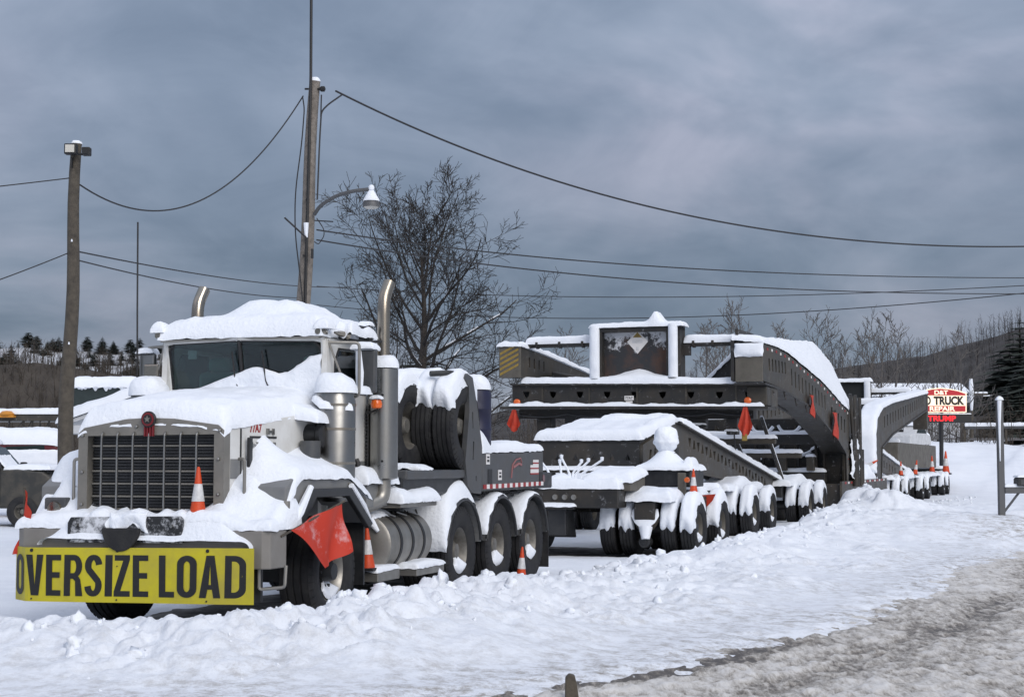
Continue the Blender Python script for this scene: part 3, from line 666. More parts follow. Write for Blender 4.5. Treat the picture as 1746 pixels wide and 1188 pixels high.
    for s in (-1, 1):
        p = [(s*.03, 2.3), (s*.86, 2.3), (s*.86, 2.76), (s*.80, 2.82), (s*.03, 2.83)]
        mm = MB().add([ws(x, z) for x, z in p]+[Vector(ws(x, z))+Vector((0, .01, 0)) for x, z in p],
                      [tuple(range(5)), tuple(range(5, 10))]+[(i, (i+1) % 5, 5+(i+1) % 5, 5+i) for i in range(5)])
        mm.build('windscreen', 'glass', t)
        MB().tube([ws(s*.895, z) for z in (2.28, 2.5, 2.7, 2.82)]+[ws(s*.80, 2.845), ws(0, 2.86)], .035, 8).build('windscreen_frame', 'white', t, True)
        MB().tube([ws(x, z) for x, z in [(s*.87, 2.3), (s*.865, 2.74), (s*.80, 2.815), (s*.03, 2.83)]], .016, 6).build('windscreen_seal', 'ink', t, True)
    tube('centre_post', 'ink', t, [ws(0, 2.28), ws(0, 2.84)], .022)
    for x in (-.06, .28):
        p = Vector(ws(x, 2.42)); q = Vector(ws(x-.12, 2.72))
        wp = tube('wiper', 'ink', t, [p+Vector((.08, -.05, -.16)), p+Vector((0, -.05, 0)), q+Vector((.1, -.03, 0))], .009, 5)
    # cab interior
    for x in (-.62, .5):
        st = MB().box(x-.24, x+.24, 2.55, 2.72, 1.9, 2.56).box(x-.14, x+.14, 2.57, 2.68, 2.56, 2.72).build('seat', 'seat', t, bev=.06)
    MB().box(-.85, .85, 2.1, 2.35, 1.9, 2.3).build('dashboard', 'dark', t, bev=.03)
    MB().box(-.87, .87, 3.15, 3.19, 1.6, 2.8).build('back_panel', 'dark', t)
    MB().box(-.87, .87, 1.95, 3.18, 2.79, 2.815).build('headliner', 'dark', t)
    box('paper_label', 'siding', t, -.66, -.56, 1.99, 1.995, 2.66, 2.75, 0)
    tube('steering_wheel', 'dark', t, [(.48+.2*math.cos(a), 2.42+.06*math.sin(a), 2.35+.17*math.sin(a)) for a in [2*math.pi*k/20 for k in range(21)]], .014, 6)
    # visor lip, marker lamps, horn, roof speaker box
    MB().prism([(1.82, 2.85), (1.92, 2.89), (1.94, 2.87), (1.84, 2.83)], 0, -.90, .90).build('sun_visor', 'alu', t)
    for x in (-.92, .90): MB().lathe([(-.1, .03), (-.04, .045), (.06, .045), (.1, .02)], (x, 1.9, 2.90), 1, 12).build('marker_lamp', 'chrome', t, True)
    MB().lathe([(-.2, .012), (-.06, .03), (.05, .03), (.09, .055), (.1, .002)][::-1], (1.0, 2.2, 2.9), 1, 14).build('air_horn', 'chrome', t, True)
    box('work_lamp', 'greyd', t, .94, 1.06, 2.75, 2.85, 2.86, 3.03)
    tube('lamp_bracket', 'ink', t, [(.96, 2.2, 2.86), (1.1, 2.6, 2.84), (1.2, 2.75, 2.86)], .015)
    # mirrors and their braces, both sides
    for s in (-1, 1):
        mx = s*1.22
        arm = tube('mirror_bracket', 'alu', t, bend([(s*.93, 1.98, 2.80), (mx, 2.12, 2.80), (mx, 2.12, 2.26), (s*.95, 2.2, 2.22)], .05), .016)
        tube('mirror_brace', 'alu', t, [(s*.93, 1.98, 2.83), (s*1.12, 2.06, 2.3)], .012)
        mi = MB().box(mx-.09, mx+.09, 2.32 if s > 0 else 2.1, 2.40 if s > 0 else 2.17, 2.30, 2.74).build('mirror', 'greyd' if s > 0 else 'steel', t, bev=.02)
        if s < 0: MB().box(mx+.02, mx+.2, 2.0, 2.04, 2.33, 2.62).build('spot_mirror', 'chrome', t, bev=.04)
    tube('whip_antenna', 'ink', t, [(-1.30, 2.06, 2.3), (-1.31, 2.05, 3.2), (-1.315, 2.04, 4.14)], [.012, .01, .006] if False else .0095, 6)
    # exhausts: stack, wrapped muffler with perforated shield, elbow
    for s in (-1, 1):
        x, y = s*1.12, 3.0
        top = [(x, y, 2.5), (x, y, 3.22), (x+.0, y+.02, 3.36), (x+.02, y+.11, 3.52)]
        MB().tube(bend(top, .06), .068, 18, cap=False).build('exhaust_stack', 'chrome', t, True)
        mf = MB().lathe([(0, .10), (.02, .16), (1.18, .16), (1.2, .1)], (x, y, 1.4), 2, 28).build('muffler', 'steel', t, True)
        sh = MB()
        n = 14
        for k in range(n+1):
            a = R(180+60*(k/n))-R(10); sh.v += [(x+.172*math.cos(a), y+.172*math.sin(a), z) for z in (1.45, 2.2)]
        for k in range(n): sh.f.append((2*k, 2*k+2, 2*k+3, 2*k+1))
        sh.build('heat_shield', 'greyd', mf, True)
        for k in range(18):
            for j in range(2):
                a = R(200+22*j); z = 1.5+k*.038
                MB().lathe([(-.004, .012), (.004, .012)], (x+.174*math.cos(a), y+.174*math.sin(a), z), 1, 6).build('vent_hole', 'ink', mf)
        for a, z in ((290, 2.3), (290, 1.6)):
            MB().lathe([(-.006, .013), (.006, .013)], (x+.162*math.cos(R(a)), y+.162*math.sin(R(a)), z), 1, 8).build('bolt', 'ink', mf)
        tube('exhaust_elbow', 'woodd' if False else 'alu', t, bend([(x, y, 1.42), (x, y, 1.2), (x-s*.2, y-.35, 1.08)], .2, 8), .085, 14)
    al = MB().lathe([(-.05, .03), (-.04, .055), (.0, .062), (.04, .05), (.055, .01)], (1.16, 2.72, 2.2), 2, 16).build('amber_lamp', 'amber', t, True)
    tube('lamp_stem', 'ink', t, [(1.0, 2.8, 2.1), (1.16, 2.75, 2.14)], .012)
    # air cleaners with band clamps, intake box
    for s in (-1, 1):
        x, y = s*1.06, 1.9
        ac = MB().lathe([(0, .16), (.04, .2), (1.0, .2), (1.04, .185), (1.1, .185), (1.12, .1)], (x, y, 1.2), 2, 32).build('air_cleaner', 'steel', t, True)
        for z in (1.38, 1.58, 1.92, 2.16): MB().lathe([(-.012, .205), (.012, .205)], (x, y, z), 2, 32).build('clamp_band', 'chrome', ac, True)
    MB().lathe([(0, .11), (.22, .11), (.24, .13), (.28, .13), (.3, .1)], (.74, 1.72, 1.86), 0, 18).build('intake_pipe', 'black', t, True)
    MB().lathe([(0, .1), (.4, .1)], (.95, 1.55, 1.4), 2, 18).build('intake_duct', 'greyd', t, True)
    # fenders with an angular arch and flare
    for s in (-1, 1):
        x0_, x1_ = (.72, 1.24) if s > 0 else (-1.34, -.82)
        arch = [(.42, 1.0), (.42, 1.36), (.56, 1.44), (1.8, 1.44), (2.36, 1.0), (2.30, .95), (1.74, 1.32), (.95, 1.32), (.6, 1.0)]
        top = MB().prism(arch, 0, x0_, x1_).build('fender', 'grey', t, bev=.015)
        fl = [(.50, .97), (.88, 1.34), (1.78, 1.34), (2.32, .97), (2.24, .92), (1.72, 1.26), (.96, 1.26), (.62, .94)]
        MB().prism(fl, 0, x1_ if s > 0 else x0_-.05, x1_+.06 if s > 0 else x0_).build('fender_flare', 'black', top, bev=.01)
        MB().box(x0_+.02, x1_-.02, 2.26, 2.29, .35, .98).build('mud_guard', 'black', top)
        MB().box(x0_+.02 if s > 0 else x1_-.08, x0_+.06 if s > 0 else x1_-.02, .5, 2.25, .75, 1.4).build('inner_liner', 'dark', top)
        hx_ = 1.0*s if s > 0 else -1.08
        if s > 0: continue
        MB().box(hx_-.12, hx_+.12, .26, .36, 1.03, 1.26).build('headlamp_box', 'greyd', t, bev=.02)
        MB().lathe([(0, .075), (-.02, .07), (-.03, .002)], (hx_, .26, 1.15), 1, 18).build('headlamp', 'chrome', t, True)
    tube('fender_bracket', 'alu', t, [(1.25, .42, 1.1), (1.25, .42, 1.24)], .03)
    # fuel tanks, straps, steps
    for s in (-1, 1):
        cx = s*.92
        tk = MB().lathe([(0, .02), (.01, .28), (.03, .31), (1.25, .31), (1.28, .28), (1.29, .02)], (cx, 2.95, .72), 1, 40).build('fuel_tank', 'alu', t, True)
        for y in (3.28, 3.62, 3.96): MB().lathe([(-.03, .317), (.03, .317)], (cx, y, .72), 1, 40).build('tank_strap', 'ink', tk, True)
        for y in (3.4, 3.74, 4.08): tube('tank_strut', 'steel', tk, [(cx+s*.1, y-.1, 1.04), (cx+s*.18, y, 1.0), (cx+s*.12, y+.1, 1.05)], .012, 5)
        box('step', 'alu', t, min(cx+s*.05, cx+s*.36), max(cx+s*.05, cx+s*.36), 2.5, 3.1, .36, .46)
        box('step', 'alu', t, min(cx+s*.1, cx+s*.42), max(cx+s*.1, cx+s*.42), 3.45, 4.3, .36, .44)
        box('tank_deck', 'alu', t, min(cx-s*.2, cx+s*.33), max(cx-s*.2, cx+s*.33), 3.2, 4.3, 1.10, 1.18)
        box('battery_box', 'grey', t, min(s*.6, s*1.1), max(s*.6, s*1.1), 2.62, 3.35, 1.12, 1.36)
    # wheels
    for s in (-1, 1):
        wheel(t, (s*1.06 if s > 0 else -1.1, 1.5, .535), .535, .36, 'front', s, rimsnow=1 if s > 0 else 0)
        for k, y in enumerate((5.31, 6.75, 8.18)):
            wheel(t, (s*1.06, y, .53), .53, .28, 'drive', s, rimsnow=1.4 if s > 0 else 0)
            wheel(t, (s*.73, y, .53), .53, .28, 'drive', -s)
            # quarter fenders
            q = []
            for i in range(19):
                a = R(-82+164*i/18); q.append((y+math.sin(a)*.63, .53+math.cos(a)*.63))
            for i in range(19):
                a = R(82-164*i/18); q.append((y+math.sin(a)*.60, .53+math.cos(a)*.60))
            fm = MB().prism(q, 0, min(s*.55, s*1.22), max(s*.55, s*1.22)).build('wheel_fender', 'greyd' if k else 'grey', t)
            if s > 0:
                MB().tube([(1.225, y+math.sin(R(a))*.615, .53+math.cos(R(a))*.615) for a in range(-80, 85, 10)], .022, 6).build('fender_edge', 'black', fm, True)
                tube('fender_brace', 'ink', fm, [(.75, y-.66, .72), (.98, y-.63, .72)], .03)
    MB().box(.6, 1.22, 8.86, 8.88, .12, .9).build('mud_flap', 'rubber', t)
    MB().box(-1.22, -.6, 8.86, 8.88, .12, .9).build('mud_flap', 'rubber', t)
    # rear deck with tyre carrier, side plate, ballast box
    box('deck', 'black', t, -1.15, 1.15, 3.5, 9.3, 1.22, 1.44, .02)
    box('deck_ledge', 'greyd', t, .8, 1.2, 3.5, 5.75, 1.40, 1.5, .02)
    rk = plate('rack_plate', 'greyd', t, [(5.45, 1.30), (5.62, 1.22), (5.95, 1.20), (6.0, 1.72), (5.78, 2.3), (5.62, 2.62), (5.42, 2.66), (5.35, 2.6), (5.48, 2.5), (5.5, 2.2), (5.36, 1.6)],
               [[(5.62, 1.62), (5.66, 1.62), (5.68, 1.84), (5.64, 1.84)], [(5.62, 2.0), (5.65, 2.0), (5.63, 2.2), (5.60, 2.2)], [(5.74, 1.36), (5.77, 1.36), (5.77, 1.42), (5.74, 1.42)]], 0, 1.16, 1.22)
    tube('rack_hook', 'black', t, bend([(1.19, 5.5, 2.6), (1.1, 5.2, 2.66), (.9, 5.0, 2.64)], .1), .035)
    box('rack_beam', 'black', t, -1.1, 1.1, 5.9, 6.0, 2.46, 2.58)
    for s in (-1,): box('rack_plate', 'greyd', t, -1.22, -1.16, 5.4, 5.95, 1.2, 2.6)
    bx_ = MB().prism([(5.98, 1.24), (5.98, 1.70), (8.62, 1.74), (8.62, 1.27)], 0, -1.22, 1.22).build('ballast_box', 'greyd', t, bev=.015)
    for k in range(22):
        y = 6.02+2.58*k/22; z = 1.255+.01*k/22
        MB().box(1.222, 1.228, y, y+.117, z, z+.055).build('reflective_tape', 'red' if k % 2 == 0 else 'whitet', bx_)
    fx, fy, fz = 1.223, 8.0, 1.42                    # flag decal
    for k in range(6): MB().box(fx, fx+.004, fy if k < 4 else fy+.12, fy+.38, fz+k*.036, fz+k*.036+.02).build('flag_stripe', 'red' if k % 2 == 0 else 'whitet', bx_)
    for k in range(5): MB().box(fx, fx+.003, fy if k < 3 else fy+.12, fy+.38, fz+k*.036+.02, fz+(k+1)*.036).build('flag_stripe', 'whitet', bx_)
    MB().tube([(1.224, 7.15, 1.38), (1.224, 7.2, 1.55), (1.224, 7.35, 1.62), (1.224, 7.55, 1.64), (1.224, 7.6, 1.58)], .012, 4).tube([(1.224, 7.22, 1.52), (1.224, 7.45, 1.57), (1.224, 7.58, 1.55)], .02, 4).build('script_decal', 'gold', bx_)
    for y, z in ((6.12, 1.56), (6.6, 1.36)):
        pl2 = MB().box(1.222, 1.228, y, y+.14, z, z+.13).build('placard', 'whitet', bx_)
        MB().box(1.229, 1.231, y+.03, y+.11, z+.03, z+.06).box(1.229, 1.231, y+.03, y+.11, z+.08, z+.1).build('placard_print', 'ink', bx_)
    box('pocket', 'ink', bx_, 1.222, 1.226, 6.2, 6.36, 1.28, 1.5, 0); box('pocket', 'ink', bx_, 1.222, 1.226, 8.42, 8.58, 1.28, 1.45, 0)
    MB().lathe([(-.03, .055), (.03, .055)], (1.2, 8.62, 1.36), 0, 14).build('marker_lamp', 'maroon', t)
    ch = MB()
    for k in range(26):
        y = 6.3+k*.085; z = 1.16+.05*abs(math.sin(k*.42)); q = [(1.1+(0 if k % 2 else .02*math.cos(a)), y+.045*math.cos(a) if k % 2 else y+.045*math.cos(a), z+(.03*math.sin(a) if k % 2 else .012*math.sin(a))) for a in [2*math.pi*j/8 for j in range(9)]]
        ch.tube(q, .01, 5)
    ch.build('chain', 'ink', t, True)
    box('rear_light_bar', 'maroon', t, -.9, .9, 9.28, 9.32, 1.05, 1.15)
    # air hoses and the fifth wheel
    MB().lathe([(0, .5), (.06, .5)], (0, 7.4, 1.45), 2, 24).build('fifth_wheel', 'black', t)
build_truck()

def truck_snow():
    t = TR
    # hood blanket, spilling over the driver side and the front
    def P(u, v):
        y = .22+1.85*v; f = v; w = .80+.1*f; x = -w+.03+(2*w-.06)*u-.05*(1-f); zc = 1.985+.21*f
        e = abs(2*u-1); z = zc-.075*e**3-.03*max(0, e-.9)/.1
        z -= .06*max(0, .06-v)/.06
        return (x, y, z)
    snow(t, P, 1.7, 1.85, .165, 50, 50, er=.15, amp=.2, seed=1, edges=(1, 1, 1, 0), hf=lambda u, v: .02*math.sin(u*3.1), rag=.02, name='snow_blanket')
    # drift banked on the windscreen
    def P(u, v):
        x = -.87+1.74*u; hgt = .10+.12*sm(.15, .45, u)+.10*math.exp(-((u-.6)/.12)**2)+.22*sm(.72, 1.0, u)
        z = 2.24+hgt*v; y = 1.9+.12*(2.84-z)/.55-.05+.10*(abs(x)/.9)**2-.012
        return (x, y, z)
    snow(t, P, 1.74, .4, .075, 60, 20, er=.34, amp=.7, seed=2, edges=(0, 0, 0, 1), up=lambda u, v: Vector((0, -.9, .35)), rag=.03, name='windscreen_snow')
    # roof
    def P(u, v):
        e = min(min(u, 1-u)*1.95, min(v, 1-v)*1.5); return (-.92+1.86*u, 1.80+1.52*v, 2.885-.03*max(0, 1-e/.06))
    snow(t, P, 1.97, 1.56, .22, 46, 36, er=.2, amp=.12, seed=3, hf=lambda u, v: .17*sm(.28, .45, u)*sm(.86, .66, u)*sm(.12, .34, v)-.05*sm(.2, .0, u)+.05*sm(.8, 1, u)*0, rag=.02, name='snow_blanket')
    for s in (-1, 1):
        x = s*.93; snow(t, lambda u, v: (x-.08+.16*u, 1.80+.22*v, 2.93), .18, .24, .13, 10, 12, er=.1, seed=4+s)
    snow(t, lambda u, v: (.90+.2*u, 2.2+.7*v, 2.88+.03*math.sin(u*9)), .3, .7, .11, 12, 22, er=.1, amp=.8, seed=8, rag=.03)
    # bumper top, left and right drifts up to the fenders and hood sides
    def Pl(x0, x1, y0, y1, z): return lambda u, v: (x0+(x1-x0)*u, y0+(y1-y0)*v, z)
    def hfR(u, v):       # the drift rising against the driver-side fender and radiator shell
        return .34*sm(.18, .9, v)*sm(.06, .36, u)*(1-.45*sm(.5, 1, u))+.03*math.sin(u*6)
    snow(t, Pl(.36, 1.31, -.02, .62, .985), .95, .64, .14, 36, 26, er=.12, amp=.3, seed=10, hf=hfR, edges=(1, 1, 1, 0), rag=.02, name='snow_drift')
    snow(t, Pl(-1.32, -.5, -.02, .62, .985), .8, .64, .16, 34, 26, er=.14, amp=.3, seed=11, hf=lambda u, v: .30*sm(.3, .9, v)*sm(1.05, .4, u)*sm(.0, .25, u), edges=(1, 1, 1, 0), rag=.02, name='snow_drift')
    snow(t, Pl(-.56, .46, -.03, .3, .985), 1.0, .33, .15, 36, 18, er=.1, amp=.55, seed=12, edges=(0, 0, 1, 0), fq=4, name='snow_drift')
    # thin wedge lying on the sign and against the push plate
    snow(t, lambda u, v: (-1.02+2.16*u, -.10+.08*v, .835), 2.1, .1, .06, 50, 8, er=.1, amp=.5, seed=13, edges=(1, 1, 0, 0), hf=lambda u, v: .17*v*sm(0, .18, u)*sm(1, .82, u)*(1-.7*math.exp(-((u-.42)/.09)**2)), name='snow_drift')
    snow(t, lambda u, v: (-.27+.38*u, -.084-.01*math.sin(3.1*u), 1.13-.15*(1-v)-.06*math.sin(u*7)*(1-v)), .38, .2, .05, 18, 14, er=.1, amp=1.2, seed=14, up=lambda u, v: Vector((0, -.6, .6)), rag=.06, name='snow_patch', fq=6)
    # fender tops
    def PR(u, v):
        y = .30+2.06*v; x = .72+.55*u
        z = 1.58-.15*u-.62*max(0, v-.72)*1.3 if u < .98 else 1.43-.62*max(0, v-.72)*1.3
        f = sm(-.04, .2, v); z = 1.0+(z-1.0)*f; return (x, y, z)
    snow(t, PR, .6, 2.0, .10, 26, 46, er=.1, amp=.35, seed=15, edges=(0, 1, 1, 1), hf=lambda u, v: .20*math.exp(-((v-.30)/.09)**2)*(1-u)**1.5+.16*math.exp(-((v-.62)/.08)**2)*(1-u)**1.5, rag=.02, name='snow_drift')
    MB().tube([(1.275, .50, .99), (1.285, .62, 1.14), (1.28, .86, 1.36)], [.015, .045, .03], 8).build('snow_patch', 'snow', t, True)
    MB().tube([(1.28, 1.8, 1.36), (1.285, 2.1, 1.15), (1.27, 2.36, .97)], [.03, .035, .015], 8).build('snow_patch', 'snow', t, True)
    def PL(u, v):
        f = sm(-.02, .2, v); z = 1.46+.28*u-.5*max(0, v-.72); return (-1.36+.58*u, .32+2.04*v, 1.0+(z-1.0)*f)
    snow(t, PL, .6, 2.0, .16, 24, 40, er=.13, amp=.35, seed=16, edges=(1, 0, 1, 1), rag=.02, name='snow_drift')
    # air cleaners, intake, mirrors, lamps, mufflers
    for s in (-1, 1):
        x, y = s*1.06, 1.9
        snowdisc(t, x, y, 2.28, .215, .2, 20+s)
    def sn(x0, x1, y0, y1, z, th, sd_, **k): snow(t, lambda u, v: (x0+(x1-x0)*u, y0+(y1-y0)*v, z), x1-x0, y1-y0, th, 18, 18, seed=sd_, rag=.02, **k)
    snow(t, lambda u, v: (.72+.36*u, 1.45+.42*v, 1.97+.06*(1-u)), .36, .42, .14, 16, 16, er=.1, seed=23, edges=(0, 1, 1, 1), rag=.02)
    snowtube(t, [(.9, 1.75, 2.2), (1.02, 1.69, 2.12), (1.26, 1.86, 2.1)], .04, .05, 24)
    snowtube(t, [(1.0, 2.1, 2.31), (1.22, 2.14, 2.28), (1.24, 2.36, 2.28)], .03, .06, 25)
    MB().tube([(1.19, 2.2, 2.3), (1.19, 2.2, 2.5), (1.18, 2.19, 2.72)], [.035, .045, .03], 8).build('snow_patch', 'snow', t, True)
    sn(1.04, 1.3, 2.28, 2.5, 2.745, .09, 26, er=.08); snowdisc(t, 1.12, 3.0, 2.59, .17, .15, 27); sn(1.10, 1.22, 2.66, 2.78, 2.25, .05, 28, er=.05)
    snowdisc(t, -1.12, 3.0, 2.59, .17, .12, 29); sn(-1.33, -1.12, 2.06, 2.2, 2.74, .06, 30, er=.05); sn(.93, 1.07, 2.73, 2.87, 3.03, .05, 31, er=.05)
    # tank deck, battery box, steps, drive fenders
    snow(t, lambda u, v: (.52+.78*u, 3.15+1.18*v, 1.18-.03*u), .78, 1.18, .13, 24, 30, er=.13, seed=32, hf=lambda u, v: .10*(1-u), rag=.02)
    snow(t, lambda u, v: (.55+.6*u, 2.55+.85*v, 1.36), .6, .85, .18, 20, 24, er=.16, seed=33, rag=.02)
    snow(t, lambda u, v: (.92+.31*math.sin(R(-50+75*u)), 2.94+.5*v, .72+.31*math.cos(R(-50+75*u))), .4, .5, .06, 16, 14, er=.14, seed=34, rag=.03)
    MB().tube([(1.0, 2.935, .98), (1.1, 2.93, .86)], [.05, .02], 8).build('snow_patch', 'snow', t, True)
    sn(1.0, 1.36, 3.44, 4.32, .44, .07, 35, er=.06); sn(.95, 1.28, 2.49, 3.11, .46, .05, 36, er=.05)
    for k, y in enumerate((5.31, 6.75, 8.18)):
        a0, a1 = ((-88, 50), (-75, 35), (-75, 30))[k]
        wid = (.58, 1.235)
        def PF(u, v, y=y, a0=a0, a1=a1):
            a = R(a0+(a1-a0)*v); return (wid[0]+(wid[1]-wid[0])*u, y+math.sin(a)*.635, .53+math.cos(a)*.635)
        snow(t, PF, .66, 1.5, (.15, .06, .05)[k], 20, 30, er=.12, amp=.4, seed=40+k, up=lambda u, v: Vector((0, -.35, .8)), rag=.03,
             hf=(lambda u, v: .10*sm(.1, .5, v)) if k == 0 else None)
    snow(t, lambda u, v: (.3+.75*u, 4.4+.9*v, 1.2+.02*v), .8, .9, .1, 20, 20, er=.1, seed=44, rag=.02)
    # deck and ballast box
    snow(t, lambda u, v: (-1.2+2.43*u, 5.98+2.64*v, 1.70+.04*v), 2.4, 2.6, .10, 40, 40, er=.12, amp=.3, seed=46, hf=lambda u, v: .24*sm(.30, .0, v)+.10*math.exp(-((v-.5)/.2)**2)*(1-u*.5), rag=.02, name='snow_blanket')
    snow(t, lambda u, v: (-1.1+2.2*u, 5.86+.18*v, 2.58), 2.2, .2, .1, 40, 8, er=.08, seed=47)
    snow(t, lambda u, v: (.82+.36*u, 3.9+.5*v, 1.5), .36, .5, .05, 14, 14, er=.08, seed=48, amp=.9, rag=.04)
truck_snow()

# things carried by or standing about the truck
def spare(c, side, cap, label):
    e = thing('spare_tyre', label, 'tyre', T, (c[0], c[1], c[2]-.53)); wheel(e, c, .53, .27, 'drive', side, cap=cap); return e
spare((.62, 4.45+.35, 2.02), 1, (62, 50, .13), 'upright spare tyre with holed rim behind the muffler on the truck deck')
spare((.80, 5.45, 2.02), 1, (64, 50, .17), 'snow-capped spare tyre between the holed rim and the outer deck tyre')
spare((1.07, 5.45, 2.02), 1, (66, 50, .17), 'snow-capped spare tyre standing beside the slotted rack plate')
def barrel(x, y, z0, h, r, label):
    e = thing('plastic_barrel', label, 'barrel', T, (x, y, z0))
    MB().lathe([(0, r*.93), (.03, r), (h*.33, r), (h*.34, r*1.03), (h*.37, r*1.03), (h*.38, r), (h*.66, r), (h*.67, r*1.03), (h*.7, r*1.03), (h*.71, r), (h-.04, r), (h, r*.9), (h, .01)], (x, y, z0), 2, 28).build('drum', 'blue', e, True)
    snowdisc(e, x, y, z0+h, r*.98, .19, x*3)
barrel(1.0, 6.3, 1.72, .78, .22, 'blue plastic barrel behind the slotted rack plate')
barrel(.2, 6.35, 1.72, .88, .29, 'blue plastic barrel behind the upright spare tyres')
barrel(-.5, 6.35, 1.72, .88, .29, 'blue plastic barrel furthest from the ballast box decals')

sg = thing('oversize_load_sign', 'yellow OVERSIZE LOAD sign fixed across the front bumper', 'sign', T, (0, -.09, .33))
def signpt(x, z):                             # the far end is folded back round the bumper corner
    b = max(0, -1.125-x); return (x if b == 0 else -1.125-b*.8, -.115+b*.6+.007*math.sin(x*5+z*4), z+.012*max(x, -1.2))
sm_ = MB(); xs = [-1.40+2.59*k/60 for k in range(61)]
for k, x in enumerate(xs):
    for z in (.335, .825): p = signpt(x, z); sm_.v += [p, (p[0], p[1]+.012, p[2])]
for k in range(60):
    a = 4*k; b = a+4; sm_.f += [(a, b, b+2, a+2), (a+1, a+3, b+3, b+1), (a, a+1, b+1, b), (a+2, b+2, b+3, a+3)]
sm_.f += [(0, 2, 3, 1), (240, 241, 243, 242)]
sm_.build('sign_board', 'yellow', sg)
def rrect(x0, x1, y0, y1, rx, ry, left=True):  # letter bowl with elliptical corners
    pts = []
    for cx, cy, a0, on in ((x1-rx, y1-ry, 0, 1), (x0+rx, y1-ry, 90, left), (x0+rx, y0+ry, 180, left), (x1-rx, y0+ry, 270, 1)):
        if not on: pts.append((x0, y1 if a0 == 90 else y0)); continue
        for k in range(9): t = R(a0+90*k/8); pts.append((cx+rx*math.cos(t), cy+ry*math.sin(t)))
    return pts
def glyph(c, W, H=.37, S=.066):
    s_ = S/W; h = .05/H
    if c == 'O': g = [rrect(0, 1, 0, 1, .5, .21), rrect(s_, 1-s_, h, 1-h, .5-s_, .13)]
    elif c == 'D': g = [rrect(0, 1, 0, 1, .55, .22, False), rrect(s_, 1-s_, h, 1-h, .55-s_*.9, .12, False)]
    elif c == 'I': g = [[(0, 0), (1, 0), (1, 1), (0, 1)]]
    elif c == 'L': g = [[(0, 0), (1, 0), (1, h), (s_, h), (s_, 1), (0, 1)]]
    elif c == 'E': g = [[(0, 0), (1, 0), (1, h), (s_, h), (s_, .44), (.93, .44), (.93, .44+h), (s_, .44+h), (s_, 1-h), (1, 1-h), (1, 1), (0, 1)]]
    elif c == 'Z': g = [[(0, 0), (1, 0), (1, h), (s_*1.02, h), (1, 1-h*.8), (1, 1), (.03, 1), (.03, 1-h), (.97-s_*1.0, 1-h), (0, h*.9)]]
    elif c == 'V': g = [[(.5-s_*.62, 0), (.5+s_*.62, 0), (1, 1), (1-s_*1.04, 1), (.5, .24), (s_*1.04, 1), (0, 1)]]
    elif c == 'A': g = [[(0, 0), (s_*1.02, 0), (s_*1.02+.07, .2), (1-s_*1.02-.07, .2), (1-s_*1.02, 0), (1, 0), (.5+s_*.6, 1), (.5-s_*.6, 1)], [(s_*1.02+.12, .31), (.5, .8), (1-s_*1.02-.12, .31)]]
    elif c == 'R': g = [[(0, 0), (s_, 0), (s_, .42), (.5, .42), (.62, .36), (1-s_, 0), (1.04, 0), (.9, .40), (.8, .47)]+[(.55+.43*math.cos(R(a)), .72+.28*math.sin(R(a))) for a in range(-60, 91, 15)]+[(0, 1)],
                          [(s_, .42+h), (s_, 1-h)]+[(.52+.46*(1-s_/.5)*math.cos(R(a))*1.0, .71+(.29-h)*math.sin(R(a))) for a in range(90, -91, -15)]]
    else:
        cl_ = [(W*.5+(W-S)/2*math.cos(R(a)), H*.745+(H*.255-.023)*math.sin(R(a))) for a in range(5, 216, 15)]
        c2_ = [(W*.5+(W-S)/2*math.cos(R(a)), H*.26+(H*.26-.023)*math.sin(R(a))) for a in range(35, -176, -15)]
        pts = [Vector((x, y, 0)) for x, y in cl_+c2_]; l_, r_ = [], []
        for k, p in enumerate(pts):
            t = (pts[min(k+1, len(pts)-1)]-pts[max(k-1, 0)]).normalized(); n = Vector((-t.y, t.x, 0)); e = abs(t.y)
            o = S/2*e+.023*(1-e); l_.append(p+n*o); r_.append(p-n*o)
        return [[(p.x, p.y) for p in l_+r_[::-1]]]
    return [[(x*W, y*H) for x, y in q] for q in g]
for c, p0, p1 in (('O', -25, 96), ('V', 200, 312), ('E', 330, 425), ('R', 446, 560), ('S', 575, 682), ('I', 701, 746), ('Z', 756, 855), ('E', 873, 970), ('L', 1036, 1130), ('O', 1147, 1265), ('A', 1281, 1407), ('D', 1431, 1556)):
    x0_ = (p0-135)*.00165-1.225 if c != 'O' or p0 > 0 else -1.375; w_ = (p1-p0)*.00165 if p0 > 0 else .205
    q = glyph(c, w_); o = plate('letter', 'ink', sg, q[0], q[1:], 1, 0, .002, off=(0, 0, 0))
    for v in o.data.vertices:
        s0 = signpt(x0_+v.co.x, .39+v.co.z); b_ = x0_+v.co.x < -1.125
        v.co = Vector((s0[0]-(.004 if b_ else 0), s0[1]-.0035+v.co.y*.5, s0[2]))-Vector((0, -.09, .33))
for x in (-1.06, -.17, .74):
    for z, r in ((.80, .017), (.36, .008), (.66, .006)):
        p = signpt(x, z); MB().lathe([(0, r), (-.008, r*.9), (-.01, .001)], (p[0], p[1]-.001, p[2]), 1, 8).build('bolt', 'ink', sg)

